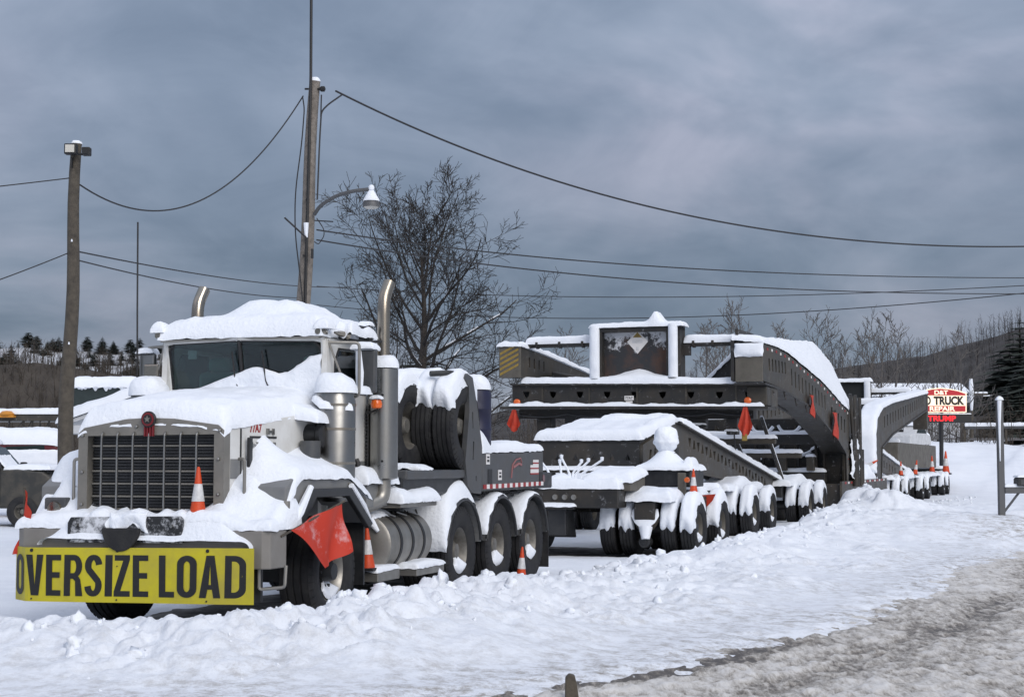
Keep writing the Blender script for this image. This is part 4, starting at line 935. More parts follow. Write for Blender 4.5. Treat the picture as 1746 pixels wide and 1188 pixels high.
def cone(fr, p, h, label, lean=(0, 0), band=True):
    e = thing('traffic_cone', label, 'cone', fr, p, 'orange cones set out on and beside the rig')
    x, y, z = p; b = h*.22
    MB().prism([(x-b, y-b), (x+b, y-b), (x+b, y+b), (x-b, y+b)], 2, z, z+.03*h/.45).build('base', 'ink', e, bev=.01)
    MB().lathe([(.02, h*.17), (h*.36, h*.115), (h*.37, h*.115)], p, 2, 20).build('cone_body', 'cone', e, True)
    MB().lathe([(h*.365, h*.122), (h*.68, h*.075), (h*.69, h*.07)], p, 2, 20).build('reflective_band', 'band', e, True)
    MB().lathe([(h*.68, h*.073), (h*.97, h*.032), (h, h*.02), (h, .002)], p, 2, 20).build('cone_tip', 'cone', e, True)
    e.rotation_euler = (R(lean[0]), R(lean[1]), e.rotation_euler.z); return e
cone(T, (.51, .12, 1.06), .49, 'orange cone with white band standing in the snow on the bumper')
c2 = cone(T, (1.16, 2.52, .475), .46, 'orange cone on the step between the front wheel and fuel tank', (0, -2))
cone(T, (1.46, 6.82, .07), .44, 'orange cone on the ground between the rear drive wheels', (2, 3))
cone(G, (3.35, -8.4, 1.02), .45, 'orange cone standing on the snowy jeep wheels')

def flag(fr, stick, quad, label, sag=.05):
    e = thing('warning_flag', label, 'flag', fr, stick[0], 'orange safety flags on the rig')
    tube('stick', 'woodd', e, stick, .011, 6)
    q = [Vector(p) for p in quad]; n = 22; m = MB()
    for s_ in (0, .004):
        for j in range(n+1):
            for i in range(n+1):
                u, v = i/n, j/n; p = (q[0]*(1-u)+q[1]*u)*(1-v)+(q[3]*(1-u)+q[2]*u)*v
                p = p+Vector((.05*math.sin(u*5+v*2.6)*v+.02*math.sin(u*11+v*4), .04*math.sin(u*6+1)*v+s_, -.05*math.sin(u*3.1)*v+.02*math.sin(v*6+u*3))); m.v.append(tuple(p))
    N_ = (n+1)**2
    for b in (0, N_):
        for j in range(n):
            for i in range(n): a = b+j*(n+1)+i; m.f.append((a, a+1, a+n+2, a+n+1))
    m.build('cloth', 'flagd', e, True); return e
fl = flag(T, [(1.30, .20, .93), (1.42, 1.32, 1.22)], [(1.33, .34, .98), (1.43, 1.28, 1.20), (1.45, 1.30, .74), (1.4, .88, .61)], 'orange flag on a stick poking from the bumper end over the front wheel')
flag(T, [(-1.30, .12, .70), (-1.27, .05, 1.36)], [(-1.27, .05, 1.34), (-1.15, .0, 1.02), (-1.3, .05, .75), (-1.36, .1, .78)], 'orange flag standing at the far bumper end beside the pickup')
# ------------------------------------------------------------ the trailer train
def slots(y0, z0, y1, z1, n, w, h, tilt=0):          # a row of narrow holes
    out = []
    for k in range(n):
        f = (k+.5)/n; y = y0+(y1-y0)*f; z = z0+(z1-z0)*f
        out.append([(y-w, z-h), (y+w, z-h), (y+w+tilt, z+h), (y-w+tilt, z+h)])
    return out
def tris(y0, z0, y1, z1, n, w, h):
    out = []
    for k in range(n):
        f = (k+.5)/n; y = y0+(y1-y0)*f; z = z0+(z1-z0)*f; s = 1 if k % 2 else -1
        out.append([(y-w*(.25 if s > 0 else 1), z+h*1), (y-w*(1 if s > 0 else .25), z-h), (y+w*(1 if s > 0 else .25), z-h), (y+w*(.25 if s > 0 else 1), z+h)])
    return out
TRR = .47
def axle_row(par, ly, lanes, caps, cap=(58, 50, .13)):
    for c in lanes:
        MB().lathe([(-.75, .07), (-.2, .07), (-.16, .12), (.16, .12), (.2, .07), (.75, .07)], (c, ly, TRR), 0, 14).build('axle', 'black', par, True)
        MB().box(c-.5, c-.4, ly-.35, ly+.35, TRR+.05, TRR+.16).box(c+.4, c+.5, ly-.35, ly+.35, TRR+.05, TRR+.16).build('spring_hanger', 'frame', par, bev=.01)
        for x, s in ((-.70, -1), (-.36, 1), (.36, -1), (.70, 1)):
            wheel(par, (c+x, ly, TRR), TRR, .27, 'trailer', s, cap=cap if c in caps else None, rimsnow=.8 if (c in caps and x > .5) else 0)

JP = thing('jeep_dolly', 'dark steel jeep dolly with snow-capped dual wheels right behind the truck', 'trailer', G, (1.0, -8, 0))
def build_jeep():
    j = JP
    for ly in (-8.5, -6.7): axle_row(j, ly, (-.65, 2.67), (2.67,), (92, 60, .15))
    for x in (-.65, 2.67):
        box('lane_beam', 'frame', j, x-.18, x+.18, -9.1, -5.9, .62, .92, .02)
    snow(j, lambda u, v: (2.2+.95*u, -9.15+2.9*v, .925), .95, 2.9, .14, 24, 40, er=.14, amp=.6, seed=70, fq=1.6, hf=lambda u, v: .08*math.sin(v*9), rag=.03, name='snow_blanket')
    box('bolster', 'frame', j, -1.3, 3.3, -7.9, -7.2, .7, .98, .02)
    box('front_beam', 'frame', j, -.9, 2.35, -9.55, -9.05, .82, 1.16, .02)
    snowbox(j, -.9, 2.35, -9.55, -9.05, 1.16, .15, 71, amp=.35)
    MB().prism([(-9.5, .36), (-9.5, .84), (-9.1, .84), (-8.9, .3)], 0, -.5, 1.42).build('front_skirt', 'black', j, bev=.02)
    box('lower_rail', 'frame', j, .4, 1.6, -9.62, -9.52, .80, .86, .01); snowbox(j, .4, 1.6, -9.62, -9.52, .86, .05, 72)
    for x in (1.25, 1.42, 1.58): MB().lathe([(0, .05), (-.03, .045), (-.035, .002)], (x, -9.555, 1.0), 1, 12).build('lamp', 'alu', j)
    # snow-covered link hanging between the two duals
    MB().tube([(2.48, -8.95, .64), (2.56, -9.0, .5), (2.67, -9.02, .44), (2.78, -9.0, .5), (2.86, -8.95, .64)], .05, 8).build('link_yoke', 'frame', j, True)
    snowtube(j, [(2.46, -8.98, .68), (2.55, -9.02, .53), (2.67, -9.05, .47), (2.79, -9.02, .53), (2.88, -8.98, .68)], .07, .12, 73)
    MB().tube([(2.68, -9.05, .5), (2.69, -9.1, .3)], [.12, .07], 10).build('snow_patch', 'snow', j, True)
    MB().lathe([(-.1, .1), (.1, .1)], (2.66, -8.98, .25), 1, 14).lathe([(-.12, .05), (-.1, .05)], (2.66, -8.98, .25), 1, 10).build('pintle', 'black', j, bev=.01)
    # gooseneck deck: a sloped table with rim
    top = [(-7.0, 1.98), (-4.4, 2.36), (-4.4, 2.26), (-7.0, 1.86)]
    MB().prism(top, 0, .05, 2.02).build('deck_plate', 'frame', j)
    fb = plate('deck_front', 'frame', j, [(.05, 1.42), (2.02, 1.42), (2.02, 1.92), (.05, 1.92)], [[(x-.05, 1.62), (x+.05, 1.62), (x, 1.74)] for x in (.45, .8, 1.15, 1.5, 1.8)], 1, -7.03, -6.97)
    MB().box(.02, 2.05, -7.12, -7.0, 1.40, 1.46).build('deck_lip', 'frame2', j); snowbox(j, .02, 1.95, -7.14, -7.0, 1.46, .05, 74)
    def P(u, v):
        y = -7.05+2.7*v; return (0+2.07*u, y, 1.98+.38*v)
    snow(j, P, 2.07, 2.7, .12, 40, 40, er=.13, amp=.22, seed=75, hf=lambda u, v: .06*(1 if (u > .86 or v < .16) else 0)-.03*(1 if .2 < u < .8 and .3 < v < .9 else 0)*abs(math.sin(u*16)), rag=.02, name='snow_blanket')
    def P(u, v): return (.5+1.5*u, -4.6+.9*v, 2.35)
    snow(j, P, 1.5, .9, .17, 30, 16, er=.2, amp=.3, seed=76, name='snow_blanket')
    arm = [(-7.0, 1.9), (-4.55, 2.33), (-4.2, 2.3), (6.9, .98), (6.9, .82), (5.6, .80), (-1.0, 1.25), (-4.0, 1.42), (-7.0, 1.42)]
    hol = tris(-3.6, 2.0, 4.6, 1.07, 22, .12, .09)+slots(-6.7, 1.7, -5.0, 1.85, 5, .07, .10, .08)
    for x in (2.02, -.02):
        plate('gooseneck_arm', 'frame2', j, arm, hol, 0, x, x+.06)
        plate('arm_flange', 'frame', j, [(y, z+.03) for y, z in arm[1:4]]+[(y, z) for y, z in arm[1:4]][::-1], [], 0, x-.14, x+.16)
    MB().prism([(y, z-.02) for y, z in arm], 0, 1.75, 1.80).build('arm_web', 'dark', j)
    snowtube(j, [(2.06, -4.2, 2.30), (2.06, 0, 1.82), (2.06, 6.6, 1.04)], .09, .09, 77)
    for x in (.3, .42): pass
    # hose and chain ends standing up in the snow
    for k, (x, dx, dz, z) in enumerate(((.62, -.14, .34, 1.5), (.85, .02, .28, 1.46), (1.0, -.10, .36, 1.48), (1.05, .22, .28, 1.46), (1.1, .3, .3, 1.44), (1.2, .45, .32, 1.44), (1.25, .4, .14, 1.42))):
        tube('hose', 'snow', j, bend([(x+.1, -8.2, 1.22), (x+.06, -8.2, z-.08), (x+dx, -8.15, 1.2+dz+.1)], .1), .022, 6)
        MB().lathe([(-.03, .028), (.03, .034), (.04, .002)], (x+dx, -8.15, 1.2+dz+.12), 2, 8).build('hose_coupling', 'snow', j, True)
    snow(j, lambda u, v: (.1+1.9*u, -8.9+1.7*v, 1.14), 1.9, 1.7, .08, 30, 24, er=.15, amp=.5, seed=78, hf=lambda u, v: .16*math.exp(-((u-.42)/.13)**2-((v-.4)/.3)**2), rag=.03, name='snow_blanket')
    box('top_tray', 'black', j, .1, 2.0, -8.9, -7.2, 1.06, 1.14)
    MB().prism([(-9.3, 1.1), (-9.3, 1.24), (-8.4, 1.36), (-8.4, 1.1)], 0, 1.7, 2.5).build('outrigger', 'tan', j, bev=.02)
    snow(j, lambda u, v: (1.66+.88*u, -9.34+1.0*v, 1.24+.13*v), .88, 1.0, .15, 20, 20, er=.14, seed=79, rag=.02)
    # power pack: engine with a mushroom of snow
    box('engine_base', 'black', j, 2.25, 3.2, -8.0, -7.0, 1.15, 1.46, .02)
    MB().lathe([(0, .16), (.28, .17), (.3, .12)], (2.68, -7.6, 1.46), 2, 20).build('air_filter', 'black', j, True)
    tube('engine_stack', 'black', j, [(2.85, -7.55, 1.4), (2.85, -7.55, 1.85)], .03)
    box('tool_post', 'tan', j, 3.02, 3.14, -8.2, -8.05, .9, 1.4); MB().lathe([(0, .05), (-.04, .04), (-.045, .002)], (3.2, -8.25, 1.28), 1, 12).build('amber_lamp', 'amber', j)
    def ball(cx, cy, cz, rx, rz, name, s_):
        me = bpy.data.meshes.new(name); bm = bmesh.new(); bmesh.ops.create_icosphere(bm, subdivisions=4, radius=1)
        for v in bm.verts:
            d = v.co.copy(); n = 1+.22*mn.noise(d*1.5+Vector((s_, 0, 0)))+.08*mn.noise(d*3.1)+.03*mn.noise(d*7); lo = 1 if d.z > -.3 else .88
            v.co = Vector((cx+d.x*rx*n*lo, cy+d.y*rx*n*lo, cz+d.z*rz*n))-Vector(j['_o'])
        bm.to_mesh(me); bm.free(); linkmesh(name, me, 'snow', j, True)
    ball(2.67, -7.62, 1.98, .24, .23, 'snow_ball', 3)
    snow(j, lambda u, v: (2.2+1.05*u, -8.1+1.1*v, 1.44), 1.05, 1.1, .10, 26, 26, er=.12, amp=.2, seed=80, hf=lambda u, v: .30*math.exp(-((u-.45)/.24)**2-((v-.45)/.3)**2), rag=.03, name='snow_drift')
    snow(j, lambda u, v: (3.02+.2*u, -7.9+.5*v, 1.46), .2, .5, .22, 12, 14, er=.1, seed=81, name='snow_drift')
    for x, y in ((1.9, -9.2), (2.3, -9.0)): MB().lathe([(-.05, .06), (.05, .06)], (x, y, 1.0), 1, 10).build('air_tank', 'black', j)
    box('cross_tie', 'frame', j, 2.0, 3.3, -6.3, -6.1, .85, 1.1); snowbox(j, 2.0, 3.3, -6.3, -6.1, 1.1, .1, 82)
build_jeep()

TP = thing('dual_lane_trailer', 'huge dark steel heavy-haul trailer with raised perforated goosenecks under snow', 'trailer', G, (0, 9, 0))
def build_transporter():
    t = TP
    for ly in (-1.0, 1.0, 6.2, 8.4): axle_row(t, ly, (-2.1, 2.1), (2.1,), (90, 60, .15))
    for x in (-2.1, 2.1):
        for y0, y1 in ((-1.8, 1.8), (5.5, 9.2)):
            box('bogie_beam', 'frame', t, x-.2, x+.2, y0, y1, .68, .96, .02)
    for y0, y1, s_ in ((-1.9, 1.9, 90), (5.4, 9.3, 91)):
        snow(t, lambda u, v: (1.55+1.0*u, y0+(y1-y0)*v, .97), 1.0, y1-y0, .13, 20, 36, er=.13, amp=.5, seed=s_, hf=lambda u, v: .16*math.exp(-((v-.5)/.2)**2), rag=.03, name='snow_blanket')
    # driver-side neck: outer plate with slots, inner arch, flanges
    outp = [(.05, 3.38), (.05, 4.2), (1.6, 4.22), (3.0, 4.17), (8.2, 3.72), (11.9, 3.22), (14.6, 2.95), (15.5, 2.5), (15.6, .45), (12.0, .45), (12.2, 1.9), (10.7, 2.28), (6.3, 3.02), (2.2, 3.32)]
    hs = slots(.6, 3.78, 3.0, 3.82, 6, .07, .14, -.05)+slots(3.4, 3.66, 9.0, 3.18, 11, .06, .2, -.05)+slots(9.6, 2.95, 12.6, 2.6, 5, .10, .2)+slots(13.2, 2.3, 13.3, .9, 3, .3, .12)
    nk = plate('neck_plate', 'frame2', t, outp, hs, 0, 2.86, 2.92)
    plate('neck_plate', 'frame', t, [(y, z+(.0 if k in (0, 9, 10, 11, 12, 13) else .35)) for k, (y, z) in enumerate(outp)], [], 0, 2.3, 2.36)
    MB().box(2.3, 2.92, .0, .05, 3.36, 4.22).build('neck_nose', 'tan', t, bev=.01)
    fl = [(.0, 3.34), (2.2, 3.30), (6.3, 3.0), (10.7, 2.24), (12.2, 1.86), (12.2, .45)]
    for (a, b), (c, d) in zip(fl[:-1], fl[1:]):
        MB().add([(x, y, z) for y, z in ((a, b), (c, d), (c, d-.05), (a, b-.05)) for x in (2.28, 2.98)], [(0,1,3,2), (2,3,5,4), (4,5,7,6), (6,7,1,0), (0,2,4,6), (1,7,5,3)]).build('neck_flange', 'frame', t)
    for k in range(26):                       # reflectors along the outer top edge
        f = (k+.5)/26; y = .3+14.0*f
        z = np.interp(y, [.05, 1.6, 3, 8.2, 11.9, 14.6], [4.2, 4.22, 4.17, 3.72, 3.22, 2.95])-.09
        MB().box(2.921, 2.927, y-.07, y+.07, z-.03, z+.03).build('reflector', 'whitet' if k % 2 else 'red', nk)
    prof_o = ([.0, 1.6, 3, 8.2, 11.9, 14.6, 15.4], [4.22, 4.24, 4.19, 3.74, 3.24, 2.97, 2.7]); prof_i = ([0, 2.4, 6.3, 11.0, 14, 15.4, 17.2], [4.3, 4.42, 4.66, 4.9, 4.55, 4.2, 3.3])
    def P(u, v):
        y = -.02+15.5*v; zo = float(np.interp(y, *prof_o)); y2 = -.02+17.2*v; zi = float(np.interp(y2, *prof_i))
        f = (1-u); return (2.95-.72*f, y*(1-f)+y2*f, zo*(1-f)+zi*f)
    snow(t, P, .75, 15.5, .14, 20, 110, er=.16, amp=.3, seed=92, rag=.02, name='snow_blanket', fq=1.3, edges=(0, 1, 1, 1))
    MB().prism([(y, z) for y, z in zip(*prof_i)]+[(17.2, 2.9), (15.3, 2.2), (0, 3.4)], 0, 2.20, 2.28).build('neck_cover', 'frame', t)
    snow(t, lambda u, v: (2.3+.64*u, -.02, 4.22-.30*(1-v)), .64, .3, .06, 14, 10, er=.12, seed=93, amp=.8, up=lambda u, v: Vector((0, -.8, .4)), rag=.03, name='snow_patch')
    # far-side neck
    lo = [(.05, 3.55), (.05, 4.28), (1.4, 4.2), (4.4, 3.98), (9, 3.6), (12, 3.1), (15, 2.6), (15, .45), (12.4, .45), (12.2, 2.2), (4.4, 3.82), (1.2, 3.6)]
    plate('neck_plate', 'frame2', t, lo, slots(.5, 3.95, 1.9, 3.9, 4, .05, .12, .0), 0, -2.86, -2.80)
    plate('neck_plate', 'frame2', t, lo, [], 0, -3.32, -3.26)
    MB().box(-3.33, -2.79, .0, .05, 3.55, 4.28).build('neck_nose', 'tan', t, bev=.01)
    for k in range(5):
        z = 3.74+k*.12; MB().prism([(-3.30, z-.14), (-2.84, z+.09), (-2.84, z+.15), (-3.30, z-.08)], 1, -.006, -.001).build('hazard_stripe', 'amber' if False else 'tan' if k > 9 else M['hz'], t)
    def P(u, v):
        y = -.05+14.5*v; z = float(np.interp(y, [0, 1.4, 4.4, 9, 12, 15], [4.28, 4.22, 4.0, 3.62, 3.12, 2.6])); return (-3.38+.62*u, y, z)
    snow(t, P, .62, 14.5, .15, 18, 80, er=.16, amp=.4, seed=94, rag=.02, name='snow_blanket')
    # front cross beam with heart-like openings
    bm_ = [(-3.1, 2.87), (2.95, 2.80), (2.95, 3.30), (-3.1, 3.40)]
    hh = []
    for k in range(9):
        x = -2.75+k*.66; z = 3.24-.016*(x+3.1); hh.append([(x-.085, z), (x+.085, z), (x+.06, z-.1), (x, z-.16), (x-.06, z-.1)])
        if k < 8: x += .33; hh.append([(x-.08, z-.36), (x+.08, z-.36), (x+.03, z-.28), (x-.03, z-.28)])
    fb = plate('front_beam', 'frame', t, bm_, hh, 1, .3, .36)
    MB().prism([(-3.1, 2.9), (2.95, 2.83), (2.95, 3.28), (-3.1, 3.38)], 1, .75, .82).build('beam_web', 'dark', t)
    MB().prism([(-3.12, 3.38), (2.97, 3.28), (2.97, 3.32), (-3.12, 3.42)], 1, .2, .95).build('beam_flange', 'frame', t)
    MB().prism([(-3.3, 2.82), (3.02, 2.75), (3.02, 2.81), (-3.3, 2.88)], 1, .02, .95).build('beam_flange', 'frame', t)
    MB().prism([(-3.0, 2.6), (2.6, 2.55), (2.6, 2.74), (-3.0, 2.82)], 1, .5, .8).build('lower_beam', 'frame', t)
    snow(t, lambda u, v: (-2.85+5.7*u, .18+.8*v, 3.42-.10*u), 5.7, .8, .15, 110, 14, er=.12, amp=.22, seed=95, rag=.01, name='snow_blanket', fq=1.5)
    snow(t, lambda u, v: (-3.1+6.0*u, .03+.26*v, 2.885-.07*u), 6.0, .26, .07, 110, 8, er=.08, amp=.9, seed=96, name='snow_blanket', fq=2.5)
    MB().prism([(2.5, 2.84), (2.95, 2.84), (2.95, 3.27), (2.5, 3.27)], 1, .28, 1.6).build('beam_end', 'frame2', t, bev=.02)
    for x, z in ((-2.98, 2.98), (2.52, 2.95)):
        MB().lathe([(0, .085), (-.04, .08), (-.06, .05), (-.065, .002)], (x, .3, z), 1, 18).build('amber_lamp', 'amber', t, True)
    MB().box(-.35, -.13, .285, .298, 3.0, 3.1).box(-.32, -.16, .287, .298, 2.93, 2.98).build('number_plate', 'whitet', t)
    text('plate_lettering', 'ink', t, '77A7', .18, .05, lambda x, y, d: (-.33+x, .283-d, 3.025+y), bold=.02)
    for k in range(5):                          # welded seams, bolts and a sagging air line on the beam
        x = -2.35+k*1.15; MB().box(x-.02, x+.02, .285, .3, 2.88, 3.3).build('weld_seam', 'frame2', t)
        for z in (2.93, 3.25): MB().lathe([(0, .022), (-.015, .02), (-.018, .002)], (x+.09, .298, z-.012*k), 1, 8).build('bolt', 'frame2', t)
    MB().tube([(-2.9+.29*k, .25, 2.70-.07*abs(math.sin(k*.78))) for k in range(20)], .022, 6).build('air_line', 'black', t, True)
    for x, w, z0 in ((-1.7, .35, 2.3), (-.2, .6, 2.25), (1.3, .4, 2.35), (2.1, .25, 2.2)):
        box('valve_box', 'frame', t, x-w/2, x+w/2, .5, .78, z0, 2.6, .015); snowbox(t, x-w/2, x+w/2, .42, .5, z0+.1, .03, x)
    for k in range(7):                          # chain hooks under the neck flange
        y = 1.0+k*1.5; z = float(np.interp(y, [0, 2.2, 6.3, 10.7], [3.34, 3.3, 3.0, 2.24]))-.05
        MB().tube([(2.93, y, z), (2.95, y, z-.1), (2.95, y+.07, z-.16), (2.95, y+.12, z-.1)], .018, 5).build('chain_hook', 'frame', t, True)
    # central tower: framed plate with a placard
    MB().box(-.92, .66, .55, .6, 3.45, 4.62).build('tower_plate', 'towerp', t)
    for x0, x1 in ((-1.12, -.90), (.64, .98)): box('tower_post', 'frame', t, x0, x1, .3, .75, 3.4, 4.66, .01)
    box('tower_beam', 'frame', t, -1.12, .98, .3, .75, 4.58, 4.68, .01)
    snow(t, lambda u, v: (-1.2+2.26*u, .24+.56*v, 4.68), 2.26, .56, .13, 50, 14, er=.13, amp=.3, seed=97, rag=.01, hf=lambda u, v: .24*math.exp(-((u-.70)/.055)**2), name='snow_blanket', fq=1.6)
    for (x0, x1, ph) in ((-1.18, -.94, 0), (.70, .92, 1)):
        snow(t, lambda u, v: (x0+(x1-x0)*u, .28, 3.5+1.22*v), x1-x0, 1.22, .10, 10, 30, er=.11, amp=.3, seed=98+ph, up=lambda u, v: Vector((0, -1, .1)), edges=(1, 1, 0, 0), name='snow_patch')
    snow(t, lambda u, v: (-.95+1.65*u, .2+.38*v, 3.42), 1.65, .38, .12, 40, 12, er=.12, amp=.2, seed=100, hf=lambda u, v: .20*v*math.exp(-((u-.5)/.3)**2), edges=(0, 0, 1, 0), name='snow_drift')
    d = MB().prism([(-.10, 4.62-.0), (.15, 4.36), (-.10, 4.08), (-.35, 4.36)], 1, .535, .545).build('placard', 'whitet', t)
    MB().prism([(-.10, 4.58), (.01, 4.46), (-.21, 4.46)], 1, .528, .534).build('placard_symbol', M['hz'], d)
    MB().box(-.22, .02, .528, .534, 4.33, 4.40).box(-.13, -.07, .528, .534, 4.16, 4.24).build('placard_print', 'band', d)
    # tie tubes to the necks
    for x0, x1, zz in ((-2.85, -1.15, 4.36), (1.0, 2.35, 4.3)):
        tube('tie_tube', 'frame', t, [(x0, .6, zz), (x1, .6, zz)], .085, 14)
        snowtube(t, [(x0, .6, zz), (x1, .6, zz)], .095, .09, 102+x0)
        for k in range(3):
            x = x0+(x1-x0)*(k+.5)/3; MB().lathe([(-.03, .11), (.03, .11)], (x, .6, zz), 0, 14).build('tube_collar', 'frame', t)
        MB().prism([(x1-.08 if x0 < 0 else x0-.02, zz-.28), (x1+.06 if x0 < 0 else x0+.14, zz-.28), (x1+.06 if x0 < 0 else x0+.14, zz-.02), (x1-.08 if x0 < 0 else x0-.02, zz-.02)], 1, .52, .68).build('tube_bracket', 'frame', t)
    # a drift lying on the sloped tank between tower and neck
    MB().prism([(1.15, 3.32), (2.3, 3.32), (2.3, 4.1), (1.9, 4.02)], 1, 1.3, 2.6).build('sloped_tank', 'frame', t, bev=.03)
    snow(t, lambda u, v: (1.1+1.2*u, 1.2+1.5*v, 3.34+.82*sm(0, 1, u)), 1.2, 1.5, .16, 30, 24, er=.15, amp=.4, seed=103, rag=.04, name='snow_drift')
    MB().prism([(-2.7, 3.36), (-1.2, 3.36), (-1.2, 3.5), (-2.7, 3.8)], 1, 2.0, 3.0).build('sloped_tank', 'frame', t, bev=.03)
    # bulkhead and cross members under the necks
    box('bulkhead', 'frame', t, -2.3, 2.28, 13.9, 14.0, .7, 2.9, .01)
    for z, y in ((2.38, 12.0), (1.28, 12.0)):
        box('cross_member', 'frame', t, -2.5, 2.4, y-.15, y+.25, z-.3, z, .015)
        snow(t, lambda u, v: (-2.5+4.9*u, y-.18+.46*v, z+.003), 4.9, .46, .11, 80, 12, er=.1, amp=.4, seed=104+z, name='snow_blanket')
    box('belly_plate', 'frame', t, -2.0, 2.3, 12.3, 12.35, .45, 1.0); box('hanger_leg', 'frame', t, -2.55, -2.2, .45, .85, .9, 2.6, .02)
    for k in range(7):                          # web stiffeners and hoses on the bulkhead
        x = -1.9+k*.62; MB().box(x-.03, x+.03, 13.8, 13.9, 1.0, 2.7).build('stiffener', 'frame2', t)
    for k, (x, z) in enumerate(((-.3, 2.55), (.6, 1.9), (1.5, 1.75), (1.9, 2.0), (.15, 1.62), (-.7, 2.1))):
        MB().tube([(x-.2, 13.6, z-.1), (x, 13.55, z), (x+.22, 13.6, z+.12)], .05, 6).build('hose_bundle', 'black', t, True)
        snowtube(t, [(x-.2, 13.6, z-.1), (x, 13.55, z), (x+.22, 13.6, z+.12)], .05, .05, 110+k)
    for x in (.55, 1.35):                       # drooping canvas slings with snow
        MB().tube(bend([(x-.32, 11.9, 2.66), (x-.2, 11.9, 2.46), (x+.2, 11.9, 2.46), (x+.34, 11.9, 2.62)], .15), .05, 6).build('sling', 'snow', t, True)
    box('tool_box', 'tan', t, .9, 2.2, 9.6, 10.2, .62, .98); snowbox(t, .9, 2.2, 9.6, 10.2, .98, .08, 118)
    for k in range(6):                          # struts, hanging chains and brackets filling the bay behind the front beam
        x = -2.2+k*.8; tube('strut', 'frame', t, [(x, 3.0+k*.5, 2.7), (x+.35, 6.5, 1.1)], .05, 8)
        snowtube(t, [(x, 3.0+k*.5, 2.7), (x+.35, 6.5, 1.1)], .05, .035, 200+k)
        MB().tube([(x+.3, .7, 2.6), (x+.31, .7, 2.3), (x+.33, .72, 2.0-.1*(k % 3))], .018, 6).build('hanging_chain', 'black', t, True)
        box('bracket', 'frame2', t, x+.1, x+.32, 11.6, 11.84, 1.32, 1.75, .02); snowbox(t, x+.1, x+.32, 11.6, 11.84, 1.75, .06, 210+k)
    for z, y in ((1.85, 9.0), (2.2, 5.2)):
        box('cross_member', 'frame2', t, -2.4, 2.2, y, y+.18, z-.16, z, .015); snowbox(t, -2.4, 2.2, y, y+.18, z, .08, 220+z)
    for k in range(9):
        x = -2.1+k*.52; box('deck_rib', 'frame', t, x, x+.07, 12.1, 12.24, .98, 2.08, .01)
    # loading deck side with slots
    plate('deck_side', 'frame2', t, [(11.2, .28), (21.8, .22), (21.8, 1.02), (11.2, 1.02)], slots(12.0, .5, 21, .5, 14, .06, .16), 0, 2.92, 2.98)
    MB().box(2.4, 2.9, 11.3, 21.7, .3, .95).build('deck_beam', 'frame', t); box('deck_beam', 'frame', t, -2.9, -2.4, 11.3, 21.7, .3, .95)
    box('deck_floor', 'frame', t, -2.4, 2.4, 14.1, 21, .45, .6)
    for k in range(16): MB().box(2.981, 2.987, 11.8+k*.6, 12.1+k*.6, .94, 1.0).build('reflector', 'whitet' if k % 2 else 'red', t)
    snow(t, lambda u, v: (1.4+1.55*u, 14.4+5.2*v, 1.0), 1.5, 5.2, .18, 26, 50, er=.2, amp=.8, seed=120, rag=.05, name='snow_drift', hf=lambda u, v: .25*math.exp(-((v-.7)/.2)**2))
    # lifting cylinders on the leg of the neck
    for k, (y, x) in enumerate(((13.5, 3.05), (14.6, 3.05))):
        cy = MB().lathe([(.5, .12), (1.6, .12), (1.62, .06), (3.2, .06)], (x, y, .35), 2, 14).build('lift_cylinder', 'frame', t, True)
        tube('cylinder_rib', 'frame', cy, [(x, y, 1.0), (x-.05, y-.5, 3.6)], .05)
    snow(t, lambda u, v: (2.98, 13.2+1.9*u, 1.1+1.2*v), 1.9, 1.2, .05, 20, 16, er=.2, amp=1.6, seed=121, up=lambda u, v: Vector((1, -.3, .3)), rag=.15, name='snow_patch', fq=4)
    # rear necks
    rp = [(19.2, .9), (19.2, 2.5), (19.6, 3.0), (21, 3.4), (24.2, 3.7), (37.5, 4.58), (37.0, 3.86), (24.2, 2.6), (21.0, 2.1), (20.6, .9)]
    for x0, x1 in ((2.36, 2.92), (-2.92, -2.36)):
        rpl = plate('rear_neck_plate', 'frame2', t, rp, slots(21.5, 2.95, 36, 4.2, 17, .10, .2), 0, x1-.06, x1)
        plate('rear_neck_plate', 'frame2', t, rp, [], 0, x0, x0+.06)
        for (a, b), (c, d) in zip(rp[1:5]+[], rp[2:6]):
            MB().add([(x, y, z) for y, z in ((a, b), (c, d), (c, d-.06), (a, b-.06)) for x in (x0-.04, x1+.04)], [(0,1,3,2), (2,3,5,4), (4,5,7,6), (6,7,1,0), (0,2,4,6), (1,7,5,3)]).build('neck_flange', 'frame', t)
        MB().add([(x, y, z) for y, z in (rp[0], rp[1], (19.26, 2.5), (19.26, .9)) for x in (x0-.04, x1+.04)], [(0,1,3,2), (2,3,5,4), (4,5,7,6), (6,7,1,0), (0,2,4,6), (1,7,5,3)]).build('neck_flange', 'frame', t)
        for (a, b), (c, d) in zip(rp[6:9], rp[7:10]):
            MB().add([(x, y, z) for y, z in ((a, b), (c, d), (c, d-.06), (a, b-.06)) for x in (x0-.04, x1+.04)], [(0,1,3,2), (2,3,5,4), (4,5,7,6), (6,7,1,0), (0,2,4,6), (1,7,5,3)]).build('neck_flange', 'frame', t)
        pth = [(19.15, 1.2), (19.15, 2.5), (19.55, 3.02), (21, 3.42), (24.2, 3.72), (30, 4.1), (37.5, 4.6)]
        Ls = np.cumsum([0]+[math.dist(pth[i], pth[i+1]) for i in range(6)]); Ls = Ls/Ls[-1]
        def P(u, v): return (x0-.06+(x1-x0+.12)*u, float(np.interp(v, Ls, [p[0] for p in pth])), float(np.interp(v, Ls, [p[1] for p in pth])))
        def U(u, v): return Vector((0, -1, .35)) if v < .07 else Vector((0, -.5, .8)) if v < .16 else Vector((0, 0, 1))
